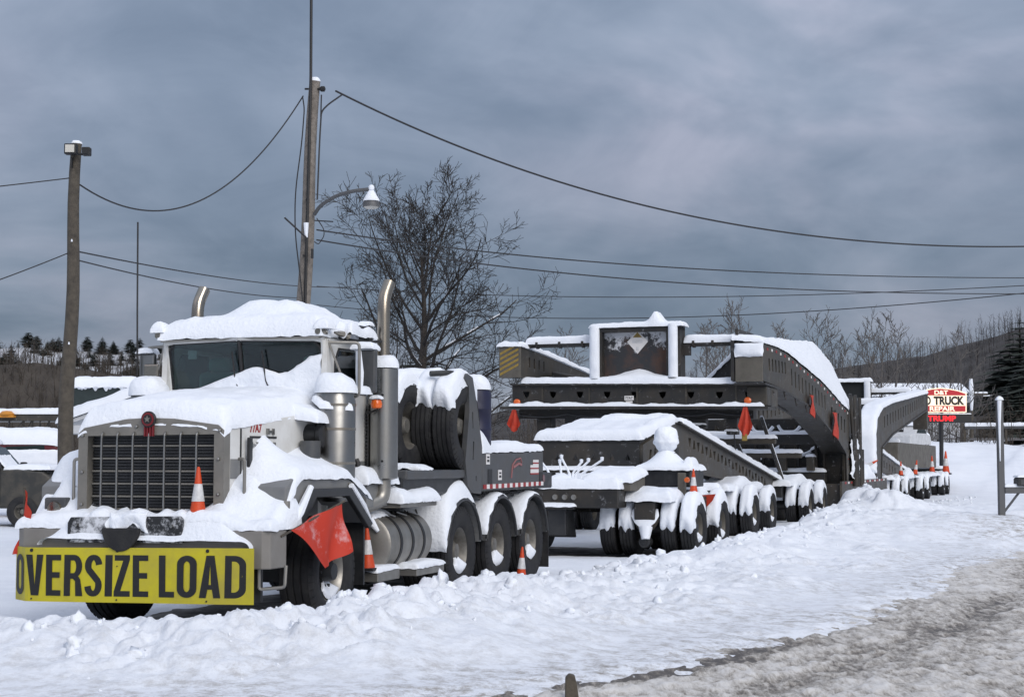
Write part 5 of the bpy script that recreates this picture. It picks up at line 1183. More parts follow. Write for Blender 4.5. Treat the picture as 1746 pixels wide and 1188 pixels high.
        snow(t, P, .7, 21, .16, 16, 110, er=.14, amp=.25, seed=122+x0, up=U, rag=.02, name='snow_blanket')
        snow(t, lambda u, v: (x0-.05+.66*u, 22.0+14.5*v, 2.36+.0+(3.84-2.36)*v), .66, 14.5, .05, 8, 40, er=.06, seed=124, name='snow_blanket') if x0 > 9 else None
        MB().prism([(37.0, 3.0), (37.6, 3.0), (37.6, 4.62), (37.0, 4.5)], 0, x0-.02, x1+.02).build('neck_end', 'frame2', t)
    for z, x0, x1, w in ((4.6, -2.4, 2.4, .09), (4.05, -2.4, 2.4, .12), (3.5, -2.4, 2.4, .12), (2.9, -2.4, 2.4, .1), (2.3, -2.4, 2.4, .1)):
        yy = 36-(4.6-z)*2
        tube('tie_tube', 'frame', t, [(x0, yy, z), (x1, yy, z)], w, 12); snowtube(t, [(x0, yy, z), (x1, yy, z)], w*1.05, .12, 130+z)
    box('tower_plate', 'dark', t, -.9, .45, 35.7, 35.8, 3.9, 5.0); box('tower_post', 'frame', t, .42, .7, 35.6, 35.9, 3.7, 5.05); box('tower_post', 'frame', t, -1.15, -.88, 35.6, 35.9, 3.7, 5.05)
    box('tower_beam', 'frame', t, -1.15, .7, 35.6, 35.9, 5.0, 5.08)
    snowbox(t, -1.2, .75, 35.55, 35.95, 5.08, .14, 136)
    snow(t, lambda u, v: (.42+.28*u, 35.58, 3.8+1.3*v), .28, 1.3, .08, 8, 24, er=.1, seed=137, up=lambda u, v: Vector((0, -1, .1)), edges=(1, 1, 0, 0), name='snow_patch')
    plate('inner_arm', 'tan', t, [(20.5, 1.0), (20.5, 2.0), (25, 2.4), (25, 1.0)], slots(21, 1.6, 24.5, 1.7, 6, .1, .2), 0, 1.2, 1.26)
M['hz'] = mat('hazard_yellow', (.30, .20, .035), .55, var=.6, col2=(.14, .10, .04), vscale=8)
build_transporter()
RD = thing('rear_dolly', 'snow-capped rear steering dolly under the rear goosenecks by the lit sign', 'trailer', G, (2, 35, 0))
def build_rear():
    t = RD
    for ly in (24.6, 27.4, 33.0, 35.6, 43.0, 45.4): axle_row(t, ly, (-1.9, 2.3), (2.3,), (92, 60, .16))
    box('frame_rail', 'frame', t, 2.0, 2.6, 23.5, 46, .65, .9); box('frame_rail', 'frame', t, -2.2, -1.6, 23.5, 46, .65, .9)
    snow(t, lambda u, v: (1.7+1.3*u, 23.6+22.4*v, .93), 1.3, 22.4, .14, 14, 80, er=.14, amp=.8, seed=140, hf=lambda u, v: .25*math.exp(-((v-.28)/.06)**2), rag=.04, name='snow_blanket')
    arm = [(20.8, 1.35), (20.8, 2.05), (31.2, 1.12), (31.0, .85), (27.4, .88)]
    plate('gooseneck_arm', 'frame2', t, arm, slots(22, 1.6, 27, 1.2, 6, .1, .12), 0, 2.66, 2.72)
    snowtube(t, [(2.69, 20.8, 2.05), (2.69, 31, 1.14)], .09, .08, 141)
    MB().box(1.2, 2.4, 30.5, 47, 1.3, 2.36).build('ballast_block', 'tan', t, bev=.02)
    box('rear_rail', 'black', t, 1.0, 2.6, 47, 51, 1.0, 1.25); snowbox(t, 1.0, 2.6, 47, 51, 1.25, .1, 142)
build_rear()
cone(G, (2.95, 46.0, .95), 1.15, 'tall orange cone on the last snow-capped wheel of the rear dolly')
cone(G, (2.75, 41.0, 1.05), .8, 'orange cone at the foot of the lit sign pole')
cone(G, (3.0, 26.0, 1.05), .55, 'small orange cone on the first wheel of the rear dolly')
cone(G, (3.0, 31.0, 1.05), .6, 'small orange cone on the middle wheels of the rear dolly', (0, 8))
c = cone(G, (2.5, 19.0, 1.35), .6, 'orange cone lying tipped in the snow on the loading deck', (0, 62))
c = cone(G, (2.3, 21.0, 1.45), .6, 'orange cone tipped over beside the rear goosenecks', (20, -65))
def hang(fr, p, w, h, label, drop=.0):          # a limp flag hanging from its stick
    e = thing('warning_flag', label, 'flag', fr, p, 'orange safety flags on the rig')
    x, y, z = p; tube('stick', 'woodd', e, [(x, y+.1, z+.05), (x, y-.05, z)], .015, 6)
    m = MB(); n = 12; k_ = 10
    for s_ in (0, .02):
        for j in range(n+1):
            for i in range(k_+1):
                u, v = i/k_-.5, j/n; ww = w*(.25+.9*v)*(1 if v < .75 else 1-(v-.75)*1.6*abs(u)*2)
                m.v.append((x+u*ww, y-.06-.05*math.sin(u*12+v*3)*v+s_, z-h*v*(1-.22*abs(u)*2*v)))
    Nn = (n+1)*(k_+1)
    for b in (0, Nn):
        for j in range(n):
            for i in range(k_): a = b+j*(k_+1)+i; m.f.append((a, a+1, a+k_+2, a+k_+1))
    m.build('cloth', 'orange', e, True); return e
hang(G, (-2.95, .05, 2.8), .36, .52, 'limp orange flag hanging under the far end of the front cross beam')
e = hang(G, (2.52, .05, 2.8), .36, .66, 'limp orange flag hanging under the near end of the front cross beam')
box('tail_tag', M['hz'], e, 2.44, 2.56, -.03, -.01, 2.05, 2.2)
def sideflag(p, q, label):
    e = thing('warning_flag', label, 'flag', G, p, 'orange safety flags on the rig')
    m = MB(); n = 8
    for s_ in (0, .02):
        for j in range(n+1):
            for i in range(n+1):
                u, v = i/n, j/n; m.v.append((p[0]+.03+.03*math.sin(v*5+u*4)+s_, p[1]+q[0]*(u-.5)*(1-.3*v), p[2]-q[1]*v-.15*u*v))
    for b in (0, 81):
        for j in range(n):
            for i in range(n): a = b+j*9+i; m.f.append((a, a+1, a+10, a+9))
    m.build('cloth', 'orange', e, True); tube('stick', 'woodd', e, [(p[0]-.02, p[1]-.1, p[2]+.05), (p[0]+.06, p[1], p[2])], .012, 5)
sideflag((2.98, 6.0, 3.28), (.6, .46), 'orange flag on the upper slotted side of the front gooseneck')
sideflag((2.98, 9.9, 2.95), (.9, .62), 'orange flag low on the curve of the front gooseneck')
e = thing('warning_flag', 'small bright red flag poking through the snow on a jeep wheel', 'flag', G, (3.42, -6.9, .8), 'orange safety flags on the rig')
MB().prism([(3.20, 1.0), (3.46, 1.02), (3.40, .90), (3.30, .80), (3.24, .84)], 1, -7.20, -7.19).build('cloth', M['orange'], e); tube('stick', 'woodd', e, [(3.3, -7.18, .75), (3.3, -7.1, .95)], .012, 5)
# ------------------------------------------------------------ poles, wires, trees, background
def mesh_of(mb, name, m):
    me = bpy.data.meshes.new(name); me.from_pydata(mb.v, [], mb.f); me.update(); me.materials.append(M[m]); return me
def pole(name, label, base, top, r0, r1, m, group=None):
    e = thing(name, label, 'utility pole', W0, tuple(base)); b, tp = Vector(base), Vector(top); n = 14
    pts = [b.lerp(tp, k/n)+Vector((.02*math.sin(k*.9), .02*math.cos(k*.7), 0)) for k in range(n+1)]
    MB().tube(pts, [r0+(r1-r0)*k/n for k in range(n+1)], 14).build('shaft', m, e, True); return e
mb_ = at(510, 640, 30); mt_ = at(537, 140, 30); mb0 = mb_+(mb_-mt_)*((mb_.z)/(mt_.z-mb_.z)); mb0.z = 0
PM = pole('utility_pole', 'tall grey wooden pole carrying a street lamp on a curved arm', mb0, mt_, .17, .105, 'wood')
def onm(f, dx=0, dy=0): p = mb0.lerp(mt_, f); return Vector((p.x+dx, p.y+dy, p.z))
def pole_bits():
    e = PM; z = lambda f: onm(f)
    snowdisc(e, mt_.x, mt_.y, mt_.z, .11, .09, 3, n=10)
    p = at(546, 152, 29.9); tube('insulator_arm', 'ink', e, [at(520, 152, 30), p], .02); MB().lathe([(-.02, .02), (.02, .055), (.08, .055), (.1, .02)], tuple(p), 0, 12).build('insulator', 'ink', e, True)
    tube('antenna_mast', 'ink', e, [at(519, 560, 29.85), at(526, 300, 29.85), at(530, 130, 29.85), at(531, -60, 29.85)], .028, 8)
    # lamp arm and shade
    pts = [at(536, 366, 29.9), at(545, 352, 29.8), at(570, 335, 29.6), at(600, 326, 29.45), at(628, 323, 29.4)]
    tube('lamp_arm', 'galv', e, bend(pts, .3), .036, 10)
    c = at(633, 345, 29.4); s_ = 29.4/FPX
    sh = MB().lathe([(-.09, .165), (-.03, .155), (0, .15), (.12, .05), (.14, .045), (.2, .045), (.21, .01)], tuple(c), 2, 24).build('lamp_head', 'galv', e, True)
    MB().lathe([(-.16, .01), (-.15, .10), (-.11, .15), (-.05, .152)], (c.x, c.y, c.z+.03), 2, 24).build('lamp_globe', 'lampw', sh, True)
    MB().lathe([(0, .155), (.03, .15), (.2, .05), (.22, .01)], (c.x, c.y, c.z+.02), 2, 20).build('snow_cap', 'snow', sh, True)
    MB().lathe([(0, .05), (.05, .06), (.09, .04), (.1, .002)], (c.x, c.y, c.z+.23), 2, 12).build('snow_cap', 'snow', sh, True)
    # drops, conduits, hardware
    for pts, r in (([at(516, 166, 29.9), at(519, 185, 29.9), at(515, 240, 29.85), at(503, 330, 29.8), at(503, 400, 29.8), at(513, 480, 29.8), at(520, 560, 29.8)], .013),
                   ([at(583, 162, 29.9), at(560, 178, 29.85), at(548, 190, 29.85), at(545, 240, 29.85), at(541, 340, 29.8)], .016),
                   ([at(548, 162, 29.85), at(547, 200, 29.85)], .014), ([at(485, 371, 29.7), at(522, 405, 29.8)], .018), ([at(536, 376, 29.8), at(568, 378, 29.7)], .012),
                   ([at(540, 372, 29.8), at(552, 390, 29.8), at(553, 402, 29.8), at(543, 417, 29.8), at(536, 412, 29.8)], .010)):
        tube('cable_drop', 'wire', e, bend(pts, .5, 6), r, 6)
    box('junction_box', 'ink', e, *sum([[a, b] for a, b in zip(at(530, 440, 29.7), at(535, 425, 29.8))], []))
    for f in (.33, .5, .62, .74): 
        q = onm(f, -.02, -.13); MB().lathe([(-.02, .02), (.02, .02)], tuple(q), 1, 8).build('bolt', 'ink', e)
    MB().tube([at(522, 380, 29.83), at(522, 405, 29.83)], [.05, .03], 8).build('snow_patch', 'snow', e, True)
pole_bits()
lb = at(112, 780, 26); lt = at(131, 246, 26); lb0 = lb+(lb-lt)*(lb.z/(lt.z-lb.z)); lb0.z = 0
PL_ = pole('utility_pole', 'dark wooden pole topped by two floodlights beside the parked pickup', lb0, lt, .14, .085, 'woodd')
def floods():
    e = PL_
    for u0, u1, v0, v1, mt2 in ((111, 132, 246, 264, 'lampw'), (141, 155, 252, 266, 'ink')):
        a, b = at(u0, v1, 25.8), at(u1, v0, 25.8)
        fr_ = MB().box(a.x, b.x, 25.72, 25.86, a.z, b.z).build('floodlight', 'ink', e, bev=.015)
        w = (b.x-a.x)*.13; MB().box(a.x+w, b.x-w, 25.70, 25.718, a.z+w, b.z-w).build('lens', mt2, fr_)
    tube('lamp_bar', 'ink', e, [at(125, 262, 25.85), at(148, 264, 25.85)], .02)
    snowdisc(e, lt.x, lt.y, lt.z, .09, .06, 9, n=10)
    box('service_box', 'ink', e, *sum([[min(a, b), max(a, b)] for a, b in zip(at(120, 285, 25.8), at(125, 270, 25.9))], []))
    for v in (410, 585): MB().lathe([(-.02, .015), (.02, .01)], tuple(at(124+random.uniform(-4, 4)-(v-400)*.02, v, 25.87)), 2, 6).build('snow_patch', 'snow', e, True)
floods()
def wire(a, b, sag, label, r=.010, n=40):
    pts = []
    for k in range(n+1):
        t = k/n; p = a.lerp(b, t); pts.append((p.x, p.y, p.z-sag*4*t*(1-t)))
    o = MB().tube(pts, r, 5).build('overhead_wire', 'wire', None, True, off=(0, 0, 0)); tag(o, label, 'wire'); return o
lp = at(128, 305, 26)
wire(at(-900, 400, 20), at(117, 304, 26), .05, 'overhead wire running from the floodlight pole past the cars')
wire(at(136, 315, 26), at(517, 164, 30), 1.15, 'sagging wire strung between the floodlight pole and the lamp pole', .014)
wire(at(-900, 690, 20), at(120, 430, 26), .3, 'lower wire tied to the floodlight pole beside the cars')
wire(at(134, 429, 26), at(600, 489, 60), .2, 'thin wire from the floodlight pole reaching the bare tree', .014)
wire(at(134, 444, 26), at(520, 508, 48), .15, 'thin wire just below, from the floodlight pole to behind the cab', .013)
def wire_run(pts, Y0, Y1, label, r):           # a wire running away in a straight line on plan, hanging through the given heights
    us = [p[0] for p in pts]; f = np.polyfit(us, [p[1] for p in pts], 3); q = []; ue = us[-1]
    for u in np.linspace(us[0], 2300, 70):
        v = np.polyval(f, min(u, ue))+max(0, u-ue)*np.polyval(np.polyder(f), ue)
        g = (u-us[0])/(ue-us[0]); q.append(at(u, v, 1/((1-g)/Y0+g/Y1)))
    tag(MB().tube(q, r, 5).build('overhead_wire', 'wire', None, True, off=(0, 0, 0)), label, 'wire')
wire_run([(572, 157), (700, 213), (850, 275), (1000, 325), (1150, 364), (1300, 391), (1500, 411), (1746, 421)], 30, 42, 'thick cable dropping from the lamp pole across the sky to the road', .02)
wire_run([(540, 392), (860, 432), (1200, 460), (1500, 470), (1746, 474)], 30, 50, 'upper of two wires leaving the lamp pole below its arm', .015)
wire_run([(540, 409), (900, 459), (1200, 485), (1500, 498), (1746, 501)], 30, 50, 'lower of two wires leaving the lamp pole below its arm', .015)
wire_run([(540, 488), (930, 505), (1300, 505), (1500, 498), (1746, 487)], 80, 70, 'far wire crossing behind the bare tree towards the road', .02)
wire_run([(540, 520), (930, 542), (1200, 540), (1500, 522), (1746, 500)], 80, 62, 'lowest far wire passing just over the trailer tower', .02)

def grow(seed, H, spread, trunk_r, limbs, depth=4, base_f=.28, up=.35, twist=.25, dens=1.0, minr=.004, sides=(8, 5, 4, 3, 3)):
    """Bare deciduous tree; returns (trunk mesh data, branch mesh data, points of thick limbs)."""
    rg = random.Random(seed); tr = MB(); br = MB(); thick = []
    def limb(p, d, L, r, lev):
        n = max(3, min(9, int(L/.22))) if lev < 3 else 3; pts = [p]; rs = [r]; q = p.copy(); dd = d.normalized()
        for k in range(n):
            w = Vector((rg.gauss(0, 1), rg.gauss(0, 1), rg.gauss(0, .7)))*twist
            dd = (dd+w*.55+Vector((0, 0, up*(.35 if lev > 1 else .5)))*(.34)).normalized()
            q = q+dd*(L/n); pts.append(q.copy()); rs.append(max(minr, r*(1-.72*(k+1)/n)))
        br.tube(pts, rs, sides[min(lev, 4)], cap=False)
        if lev <= 1: thick.append((pts, rs))
        if lev >= depth: return
        m = int((5.2, 5.6, 4.6, 3.4)[min(lev-1, 3)]*dens+rg.random())
        for k in range(m):
            f = .18+.82*(k+rg.random()*.8)/m; i = min(n-1, int(f*n)); g = f*n-i; pp = pts[i].lerp(pts[i+1], min(1, g)); t = (pts[i+1]-pts[i]).normalized()
            s_ = t.orthogonal().normalized(); a = rg.random()*2*math.pi; s_ = s_*math.cos(a)+t.cross(s_)*math.sin(a); an = R(rg.uniform(28, 62))
            limb(pp, t*math.cos(an)+s_*math.sin(an)+Vector((0, 0, .12)), L*rg.uniform(.34, .60)*(1.1-.35*f), max(minr, rs[i]*rg.uniform(.45, .62)), lev+1)
    tp = [Vector((0, 0, 0))]; n = 12
    for k in range(n): tp.append(Vector((.05*H*.12*math.sin(k*.8+seed), .05*H*.12*math.cos(k*.6+seed*2), H*.80*(k+1)/n)))
    trr = [trunk_r*(1-.88*(k/n)**.9) for k in range(n+1)]; tr.tube(tp, trr, 10, cap=False)
    for k in range(limbs):
        f = base_f+(1-base_f)*((k+rg.random()*.6)/limbs)**1.1; f = min(f, .99); i = min(n-1, int(f*n)); pp = tp[i].lerp(tp[i+1], f*n-i); a = k*2.4+rg.random()*.7
        el = R(10+58*(f-base_f)/(1-base_f)+rg.uniform(-8, 10)); sh = math.sin(math.pi*min(1, .22+.80*(1-f)/(1-base_f)))**.5
        L = spread*float(np.interp((f-base_f)/(1-base_f), [0, .25, .6, 1], [.85, 1.0, .86, .5]))*rg.uniform(.85, 1.1)
        limb(pp, Vector((math.cos(a)*math.cos(el), math.sin(a)*math.cos(el), math.sin(el))), L, max(minr, trr[i]*.42+.006), 1)
    return tr, br, thick
def big_tree():
    b = at(720, 640, 45); e = thing('bare_tree', 'large bare spreading tree standing behind the truck deck', 'tree', W0, (b.x, 45, 0))
    tr, br, th = grow(14, 9.2, 4.2, .25, 27, 4, .25, .17, .17, 1.22, .0066)
    o = linkmesh('trunk', mesh_of(tr, 'trunk', 'bark'), 'bark', e, True); o.data.materials.pop()
    o = linkmesh('crown', mesh_of(br, 'crown', 'twig'), 'twig', e); o.data.materials.pop()
    s_ = MB(); rg = random.Random(3)
    for pts, rs in th:                        # snow lying on the lower limbs
        if pts[0].z > 6.2: continue
        for k in range(len(pts)-1):
            if rg.random() < (.5 if pts[0].z < 4.6 else .15) and abs((pts[k+1]-pts[k]).normalized().z) < .75:
                s_.tube([pts[k]+Vector((0, 0, rs[k]*.9)), pts[k+1]+Vector((0, 0, rs[k+1]*.9))], [rs[k]*.62+.006, rs[k+1]*.62+.005], 5)
    linkmesh('branch_snow', mesh_of(s_, 'branch_snow', 'snow'), 'snow', e)['kind'] = 'stuff'
big_tree()
def copies(src, fr_list, labels, group):
    pass
FT = []
for k, (sp, lm, sdv) in enumerate(((2.4, 12, 31), (1.9, 11, 42), (2.9, 12, 53))):
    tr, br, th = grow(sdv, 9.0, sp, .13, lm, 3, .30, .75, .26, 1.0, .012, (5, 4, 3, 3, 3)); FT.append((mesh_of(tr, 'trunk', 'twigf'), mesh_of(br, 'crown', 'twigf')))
def far_tree(k, p, h, label, rz):
    e = bpy.data.objects.new('bare_tree', None); COL.objects.link(e); e.location = p; e.rotation_euler = (0, 0, rz); e.scale = (h/8.6,)*3
    tag(e, label, 'tree', 'bare trees beyond the trailer'); e['_o'] = [0, 0, 0]
    for nm, me in zip(('trunk', 'crown'), FT[k]):
        o = bpy.data.objects.new(nm, me); COL.objects.link(o); o.parent = e
far = [(962, 545, 120), (1205, 520, 130), (1252, 512, 125), (1232, 548, 140), (1325, 525, 120), (1395, 532, 130), (1436, 562, 130), (1478, 540, 120),
       (1503, 532, 130), (1528, 540, 120), (1598, 562, 110), (1636, 560, 105)]
for k, (u, v, Y) in enumerate(far):
    tp = at(u, v, Y); far_tree(k % 3, (tp.x, Y, .5), tp.z-.5, 'leafless tree in the row beyond the trailer, behind the gooseneck' if u < 1500 else 'leafless tree in the row beyond the trailer, near the lit sign', k*1.3)
def wood(name, label, n, fn, hmin, hmax, m, seed, twigs=13, tk=.009):
    rg = random.Random(seed); w = MB()
    for k in range(n):
        p = Vector(fn(rg)); h = rg.uniform(hmin, hmax); r = h*tk
        w.tube([p, p+Vector((rg.gauss(0, .2), 0, h*.6)), p+Vector((rg.gauss(0, .4), 0, h))], [r, r*.7, r*.15], 3, cap=False)
        for j in range(twigs):
            f = rg.uniform(.18, .95); q = p+Vector((0, 0, h*f)); a = rg.random()*6.28; L = h*rg.uniform(.12, .34)*(1.15-f*.7); d = Vector((math.cos(a), math.sin(a), rg.uniform(.5, 1.3))).normalized()
            w.tube([q, q+d*L*.5, q+d*L+Vector((0, 0, L*.1))], [r*.42, r*.26, r*.08], 3, cap=False)
    o = linkmesh(name, mesh_of(w, name, m), m); o.data.materials.pop(); tag(o, label, kind='stuff'); return o
def hz_at(Gd, x, y):
    X, Y, Z = Gd; d = (X-x)**2+(Y-y)**2; return float(Z.ravel()[np.argmin(d)])
def on_hill(Gd, u0, u1, y0, y1, sink=.5):
    def f(rg):
        Y = rg.uniform(y0, y1); u = rg.uniform(u0, u1); x = (u-873)/FPX*Y; return (x, Y, hz_at(Gd, x, Y)-sink)
    return f
wood('woodland', 'mass of leafless trees covering the dark hillside', 1500, on_hill(HRg, 850, 2050, 216, 336), 2.6, 5.4, 'twigh', 5, 13, .014)
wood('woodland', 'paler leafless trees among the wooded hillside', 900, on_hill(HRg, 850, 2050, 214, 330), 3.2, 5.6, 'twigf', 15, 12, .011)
wood('brush', 'brown thicket of bare brush behind the parked cars', 1900, on_hill(BKg, -420, 560, 149, 176), 1.6, 3.4, 'brush', 6, 12, .016)
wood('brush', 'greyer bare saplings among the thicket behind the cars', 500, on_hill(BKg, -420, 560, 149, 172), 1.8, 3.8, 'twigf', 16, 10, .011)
wood('brush', 'bare brush and saplings behind the trailer', 260, lambda rg: ((rg.uniform(820, 1720)-873)/FPX*125, rg.uniform(118, 150), .5), 3.0, 6.0, 'brush', 8, 14)
wood('brush', 'low roadside brush behind the lit sign', 170, lambda rg: ((rg.uniform(1560, 1900)-873)/FPX*105, rg.uniform(100, 112), 1.5), 1.5, 4.4, 'brush', 9, 12)
# conifers: whorls of drooping needle boughs
def conifer(seed, H, Rb):
    rg = random.Random(seed); m = MB(); n = 26
    for k in range(n):
        f = k/n; z = H*(.10+.88*f); L = (Rb*(1-f)**.8 if seed != 2 else Rb*.9*math.sin(math.pi*(.2+.75*f))**.8)*rg.uniform(.6, 1.25)+.05*H*.3
        for j in range(8):
            a = j*.785+k*.5+rg.uniform(-.3, .3); l = L*rg.uniform(.65, 1.1); dx, dy = math.cos(a), math.sin(a); w = l*.26; dz = -l*rg.uniform(.1, .35)
            b = len(m.v); m.v += [(0, 0, z), (dx*l*.55-dy*w, dy*l*.55+dx*w, z+dz*.35-.1*w), (dx*l, dy*l, z+dz), (dx*l*.55+dy*w, dy*l*.55-dx*w, z+dz*.35-.1*w), (dx*l*.5, dy*l*.5, z+dz*.3+.25*w)]
            m.f += [(b, b+1, b+4), (b+1, b+2, b+4), (b+2, b+3, b+4), (b+3, b, b+4), (b, b+3, b+2, b+1)]
    m.v += [(0, 0, H*.9), (.04, 0, H*1.03), (0, .04, H*.95)]; b = len(m.v); m.f.append((b-3, b-2, b-1))
    t = MB().tube([(0, 0, -1), (0, 0, H*.9)], [H*.016, H*.003], 6); return mesh_of(t, 'trunk', 'bark'), mesh_of(m, 'crown', 'needle')
CF = [conifer(1, 8, 1.9), conifer(2, 8, 2.3), conifer(4, 8, 2.1)]
def conif(k, p, h, label, group, wide=1):
    e = bpy.data.objects.new('pine_tree', None); COL.objects.link(e); e.location = p; e.scale = (h/8*wide, h/8*wide, h/8); e.rotation_euler = (0, 0, k*2.1)
    tag(e, label, 'tree', group); e['_o'] = [0, 0, 0]
    for nm, me in zip(('trunk', 'crown'), CF[k % 3]):
        o = bpy.data.objects.new(nm, me); COL.objects.link(o); o.parent = e
rg = random.Random(12)
for k in range(170):
    u = rg.uniform(-60, 470); Y = rg.uniform(300, 385) if k % 3 else rg.uniform(345, 400); x = (u-873)/FPX*Y; z = hz_at(HLg, x, Y)
    conif(k, (x, Y, z-.6), rg.uniform(2.4, 4.8), 'dark conifer dotted over the snowy hillside beyond the cars', 'conifers on the snowy hillside', rg.uniform(1.5, 2.6))
for k, (u, v, Y, w) in enumerate(((1738, 536, 150, 1.7), (1722, 585, 150, 1.7), (1765, 560, 145, 1.6), (1704, 630, 155, 1.6), (1790, 545, 150, 1.6), (1748, 600, 140, 1.9), (1726, 640, 140, 1.8), (1775, 620, 138, 1.6), (1716, 660, 138, 2.0), (1738, 665, 135, 2.2))):
    tp = at(u, v, Y); conif(k, (tp.x, Y, 1), tp.z-1, 'tall dark pine at the edge of the road beyond the mailbox', 'pines beside the road', w)
for k, (u, v, Y) in enumerate(((1345, 612, 300), (1352, 616, 300), (700, 600, 110), (685, 606, 115), (700, 612, 120), (715, 616, 118), (665, 612, 112), (735, 608, 118))):
    tp = at(u, v, Y); conif(k, (tp.x, Y, 1), max(3, tp.z-1), 'dark pine rising from the far treeline' if k < 2 else 'dark pine seen through the branches of the large bare tree', 'background pines', 1.5)

# ------------------------------------------------------------ lit pole sign
S0 = at(1605, 800, 84); SG = thing('pole_sign', 'lit red and cream truck repair sign on a steel pole beside the road', 'sign', W0, (S0.x, 84, 1.4))
def pole_sign():
    e = SG; Y = 84
    A = lambda u, v, d=0: at(u, v, Y-d)
    tube('pole', 'ink', e, [(S0.x, Y, .6), A(1605, 690)], .11, 12)
    def quad(name, m, pts, y0, y1, par=e):
        return MB().prism([(A(u, v).x, A(u, v).z) for u, v in pts], 1, y0, y1).build(name, m, par, bev=.0)
    top = [(1556, 703), (1556, 670), (1570, 666), (1587, 662.3), (1602, 661), (1617, 662.5), (1633, 665.5), (1647, 669.5), (1647, 703)]
    cab_ = quad('cabinet', 'scream', top, Y-.12, Y+.25)
    quad('red_field', 'sred', [(1558, 674), (1558, 671.5), (1572, 667.5), (1588, 664), (1602, 662.8), (1616, 664), (1632, 667), (1645, 671.5), (1645, 674)], Y-.15, Y-.125, cab_)
    quad('red_field', 'sred', [(1558, 701.5), (1558, 692), (1645, 692), (1645, 701.5)], Y-.15, Y-.125, cab_)
    def tx(s, u0, u1, v0, v1, m, b=.04, yy=Y-.152):
        a = A(u0, v1); c = A(u1, v0); text('lettering', m, cab_, s, c.x-a.x, c.z-a.z, lambda x, y, d: (a.x+x, yy-d*4, a.z+y), bold=b)
    tx('D&T', 1592, 1615, 665.5, 673, 'scream', .03); tx('AUTO', 1544, 1586, 675.5, 690.5, 'ink', .03, Y-.125); tx('TRUCK', 1591, 1643, 675.5, 690.5, 'ink', .05, Y-.125); tx('REPAIR', 1584, 1627, 693, 700.5, 'scream', .03)
    sb = MB().box(A(1557, 0).x, A(1641, 0).x, Y-.1, Y+.2, A(1600, 720.5).z, A(1600, 706).z).build('message_board', 'ink', e, bev=.02)
    a = A(1581, 718); c = A(1629, 708.5); text('led_message', 'led', sb, 'TRUMP', c.x-a.x, c.z-a.z, lambda x, y, d: (a.x+x, Y-.102-d*3, a.z+y), bold=.03)
    snow(e, lambda u, v: (A(1556, 0).x+(A(1641, 0).x-A(1556, 0).x)*u, Y-.12+.35*v, A(1600, 706).z), 2.6, .35, .05, 40, 6, er=.06, seed=5)
pole_sign()
# ------------------------------------------------------------ mailbox on its tall post
def mailbox():
    p = at(1708, 873, 33); e = thing('mailbox_post', 'tall snow-topped steel post with a bracket arm beside the road', 'post', W0, (p.x, 33, p.z-.3))
    MB().box(p.x-.065, p.x+.065, 32.94, 33.06, p.z-.4, 2.86).build('post', 'galv', e, bev=.015)
    snow(e, lambda u, v: (p.x-.07+.14*u, 32.93+.14*v, 2.86), .14, .14, .09, 8, 8, er=.08, seed=3)
    MB().tube([(p.x-.03, 32.93, 1.6), (p.x-.03, 32.93, 2.4), (p.x-.02, 32.93, 2.85)], [.01, .03, .045], 8).build('snow_patch', 'snow', e, True)
    z = at(1730, 830, 33).z
    MB().box(p.x+.06, p.x+1.1, 32.92, 33.08, z-.13, z).build('arm', 'galv', e, bev=.01)
    tube('brace', 'galv', e, [(p.x+.06, 33, z-.5), (p.x+.36, 33, z-.12)], .025)
    snow(e, lambda u, v: (p.x+.05+.9*u, 32.9+.2*v, z), .9, .2, .07, 24, 10, er=.07, seed=4)
    m_ = thing('mailbox', 'dark mailbox sitting on the bracket arm of the steel post', 'mailbox', W0, (p.x+.75, 33, z))
    pr = [(p.x+.30+.0, z+.02), (p.x+.30, z+.16), (p.x+.33, z+.2), (p.x+1.0, z+.2), (p.x+1.0, z+.02)]
    MB().prism(pr, 1, 32.85, 33.15).build('body', 'black', m_, bev=.015)
    MB().box(p.x+.36, p.x+.95, 32.842, 32.848, z+.05, z+.15).build('panel', 'greyd', m_)
    snow(m_, lambda u, v: (p.x+.29+.72*u, 32.83+.34*v, z+.2), .72, .34, .05, 16, 12, er=.06, seed=6)
mailbox()
# wooden stake in the foreground
p = at(975, 1186, 11.25); e = thing('wooden_stake', 'short broken wooden stake poking up at the road edge', 'stake', W0, (p.x, 11.25, -.1))
MB().prism([(p.x-.05, -.12), (p.x-.045, .10), (p.x-.02, .125), (p.x+.02, .115), (p.x+.035, .05), (p.x+.06, -.12)], 1, 11.2, 11.28).build('shaft', 'woodd', e, bev=.008)

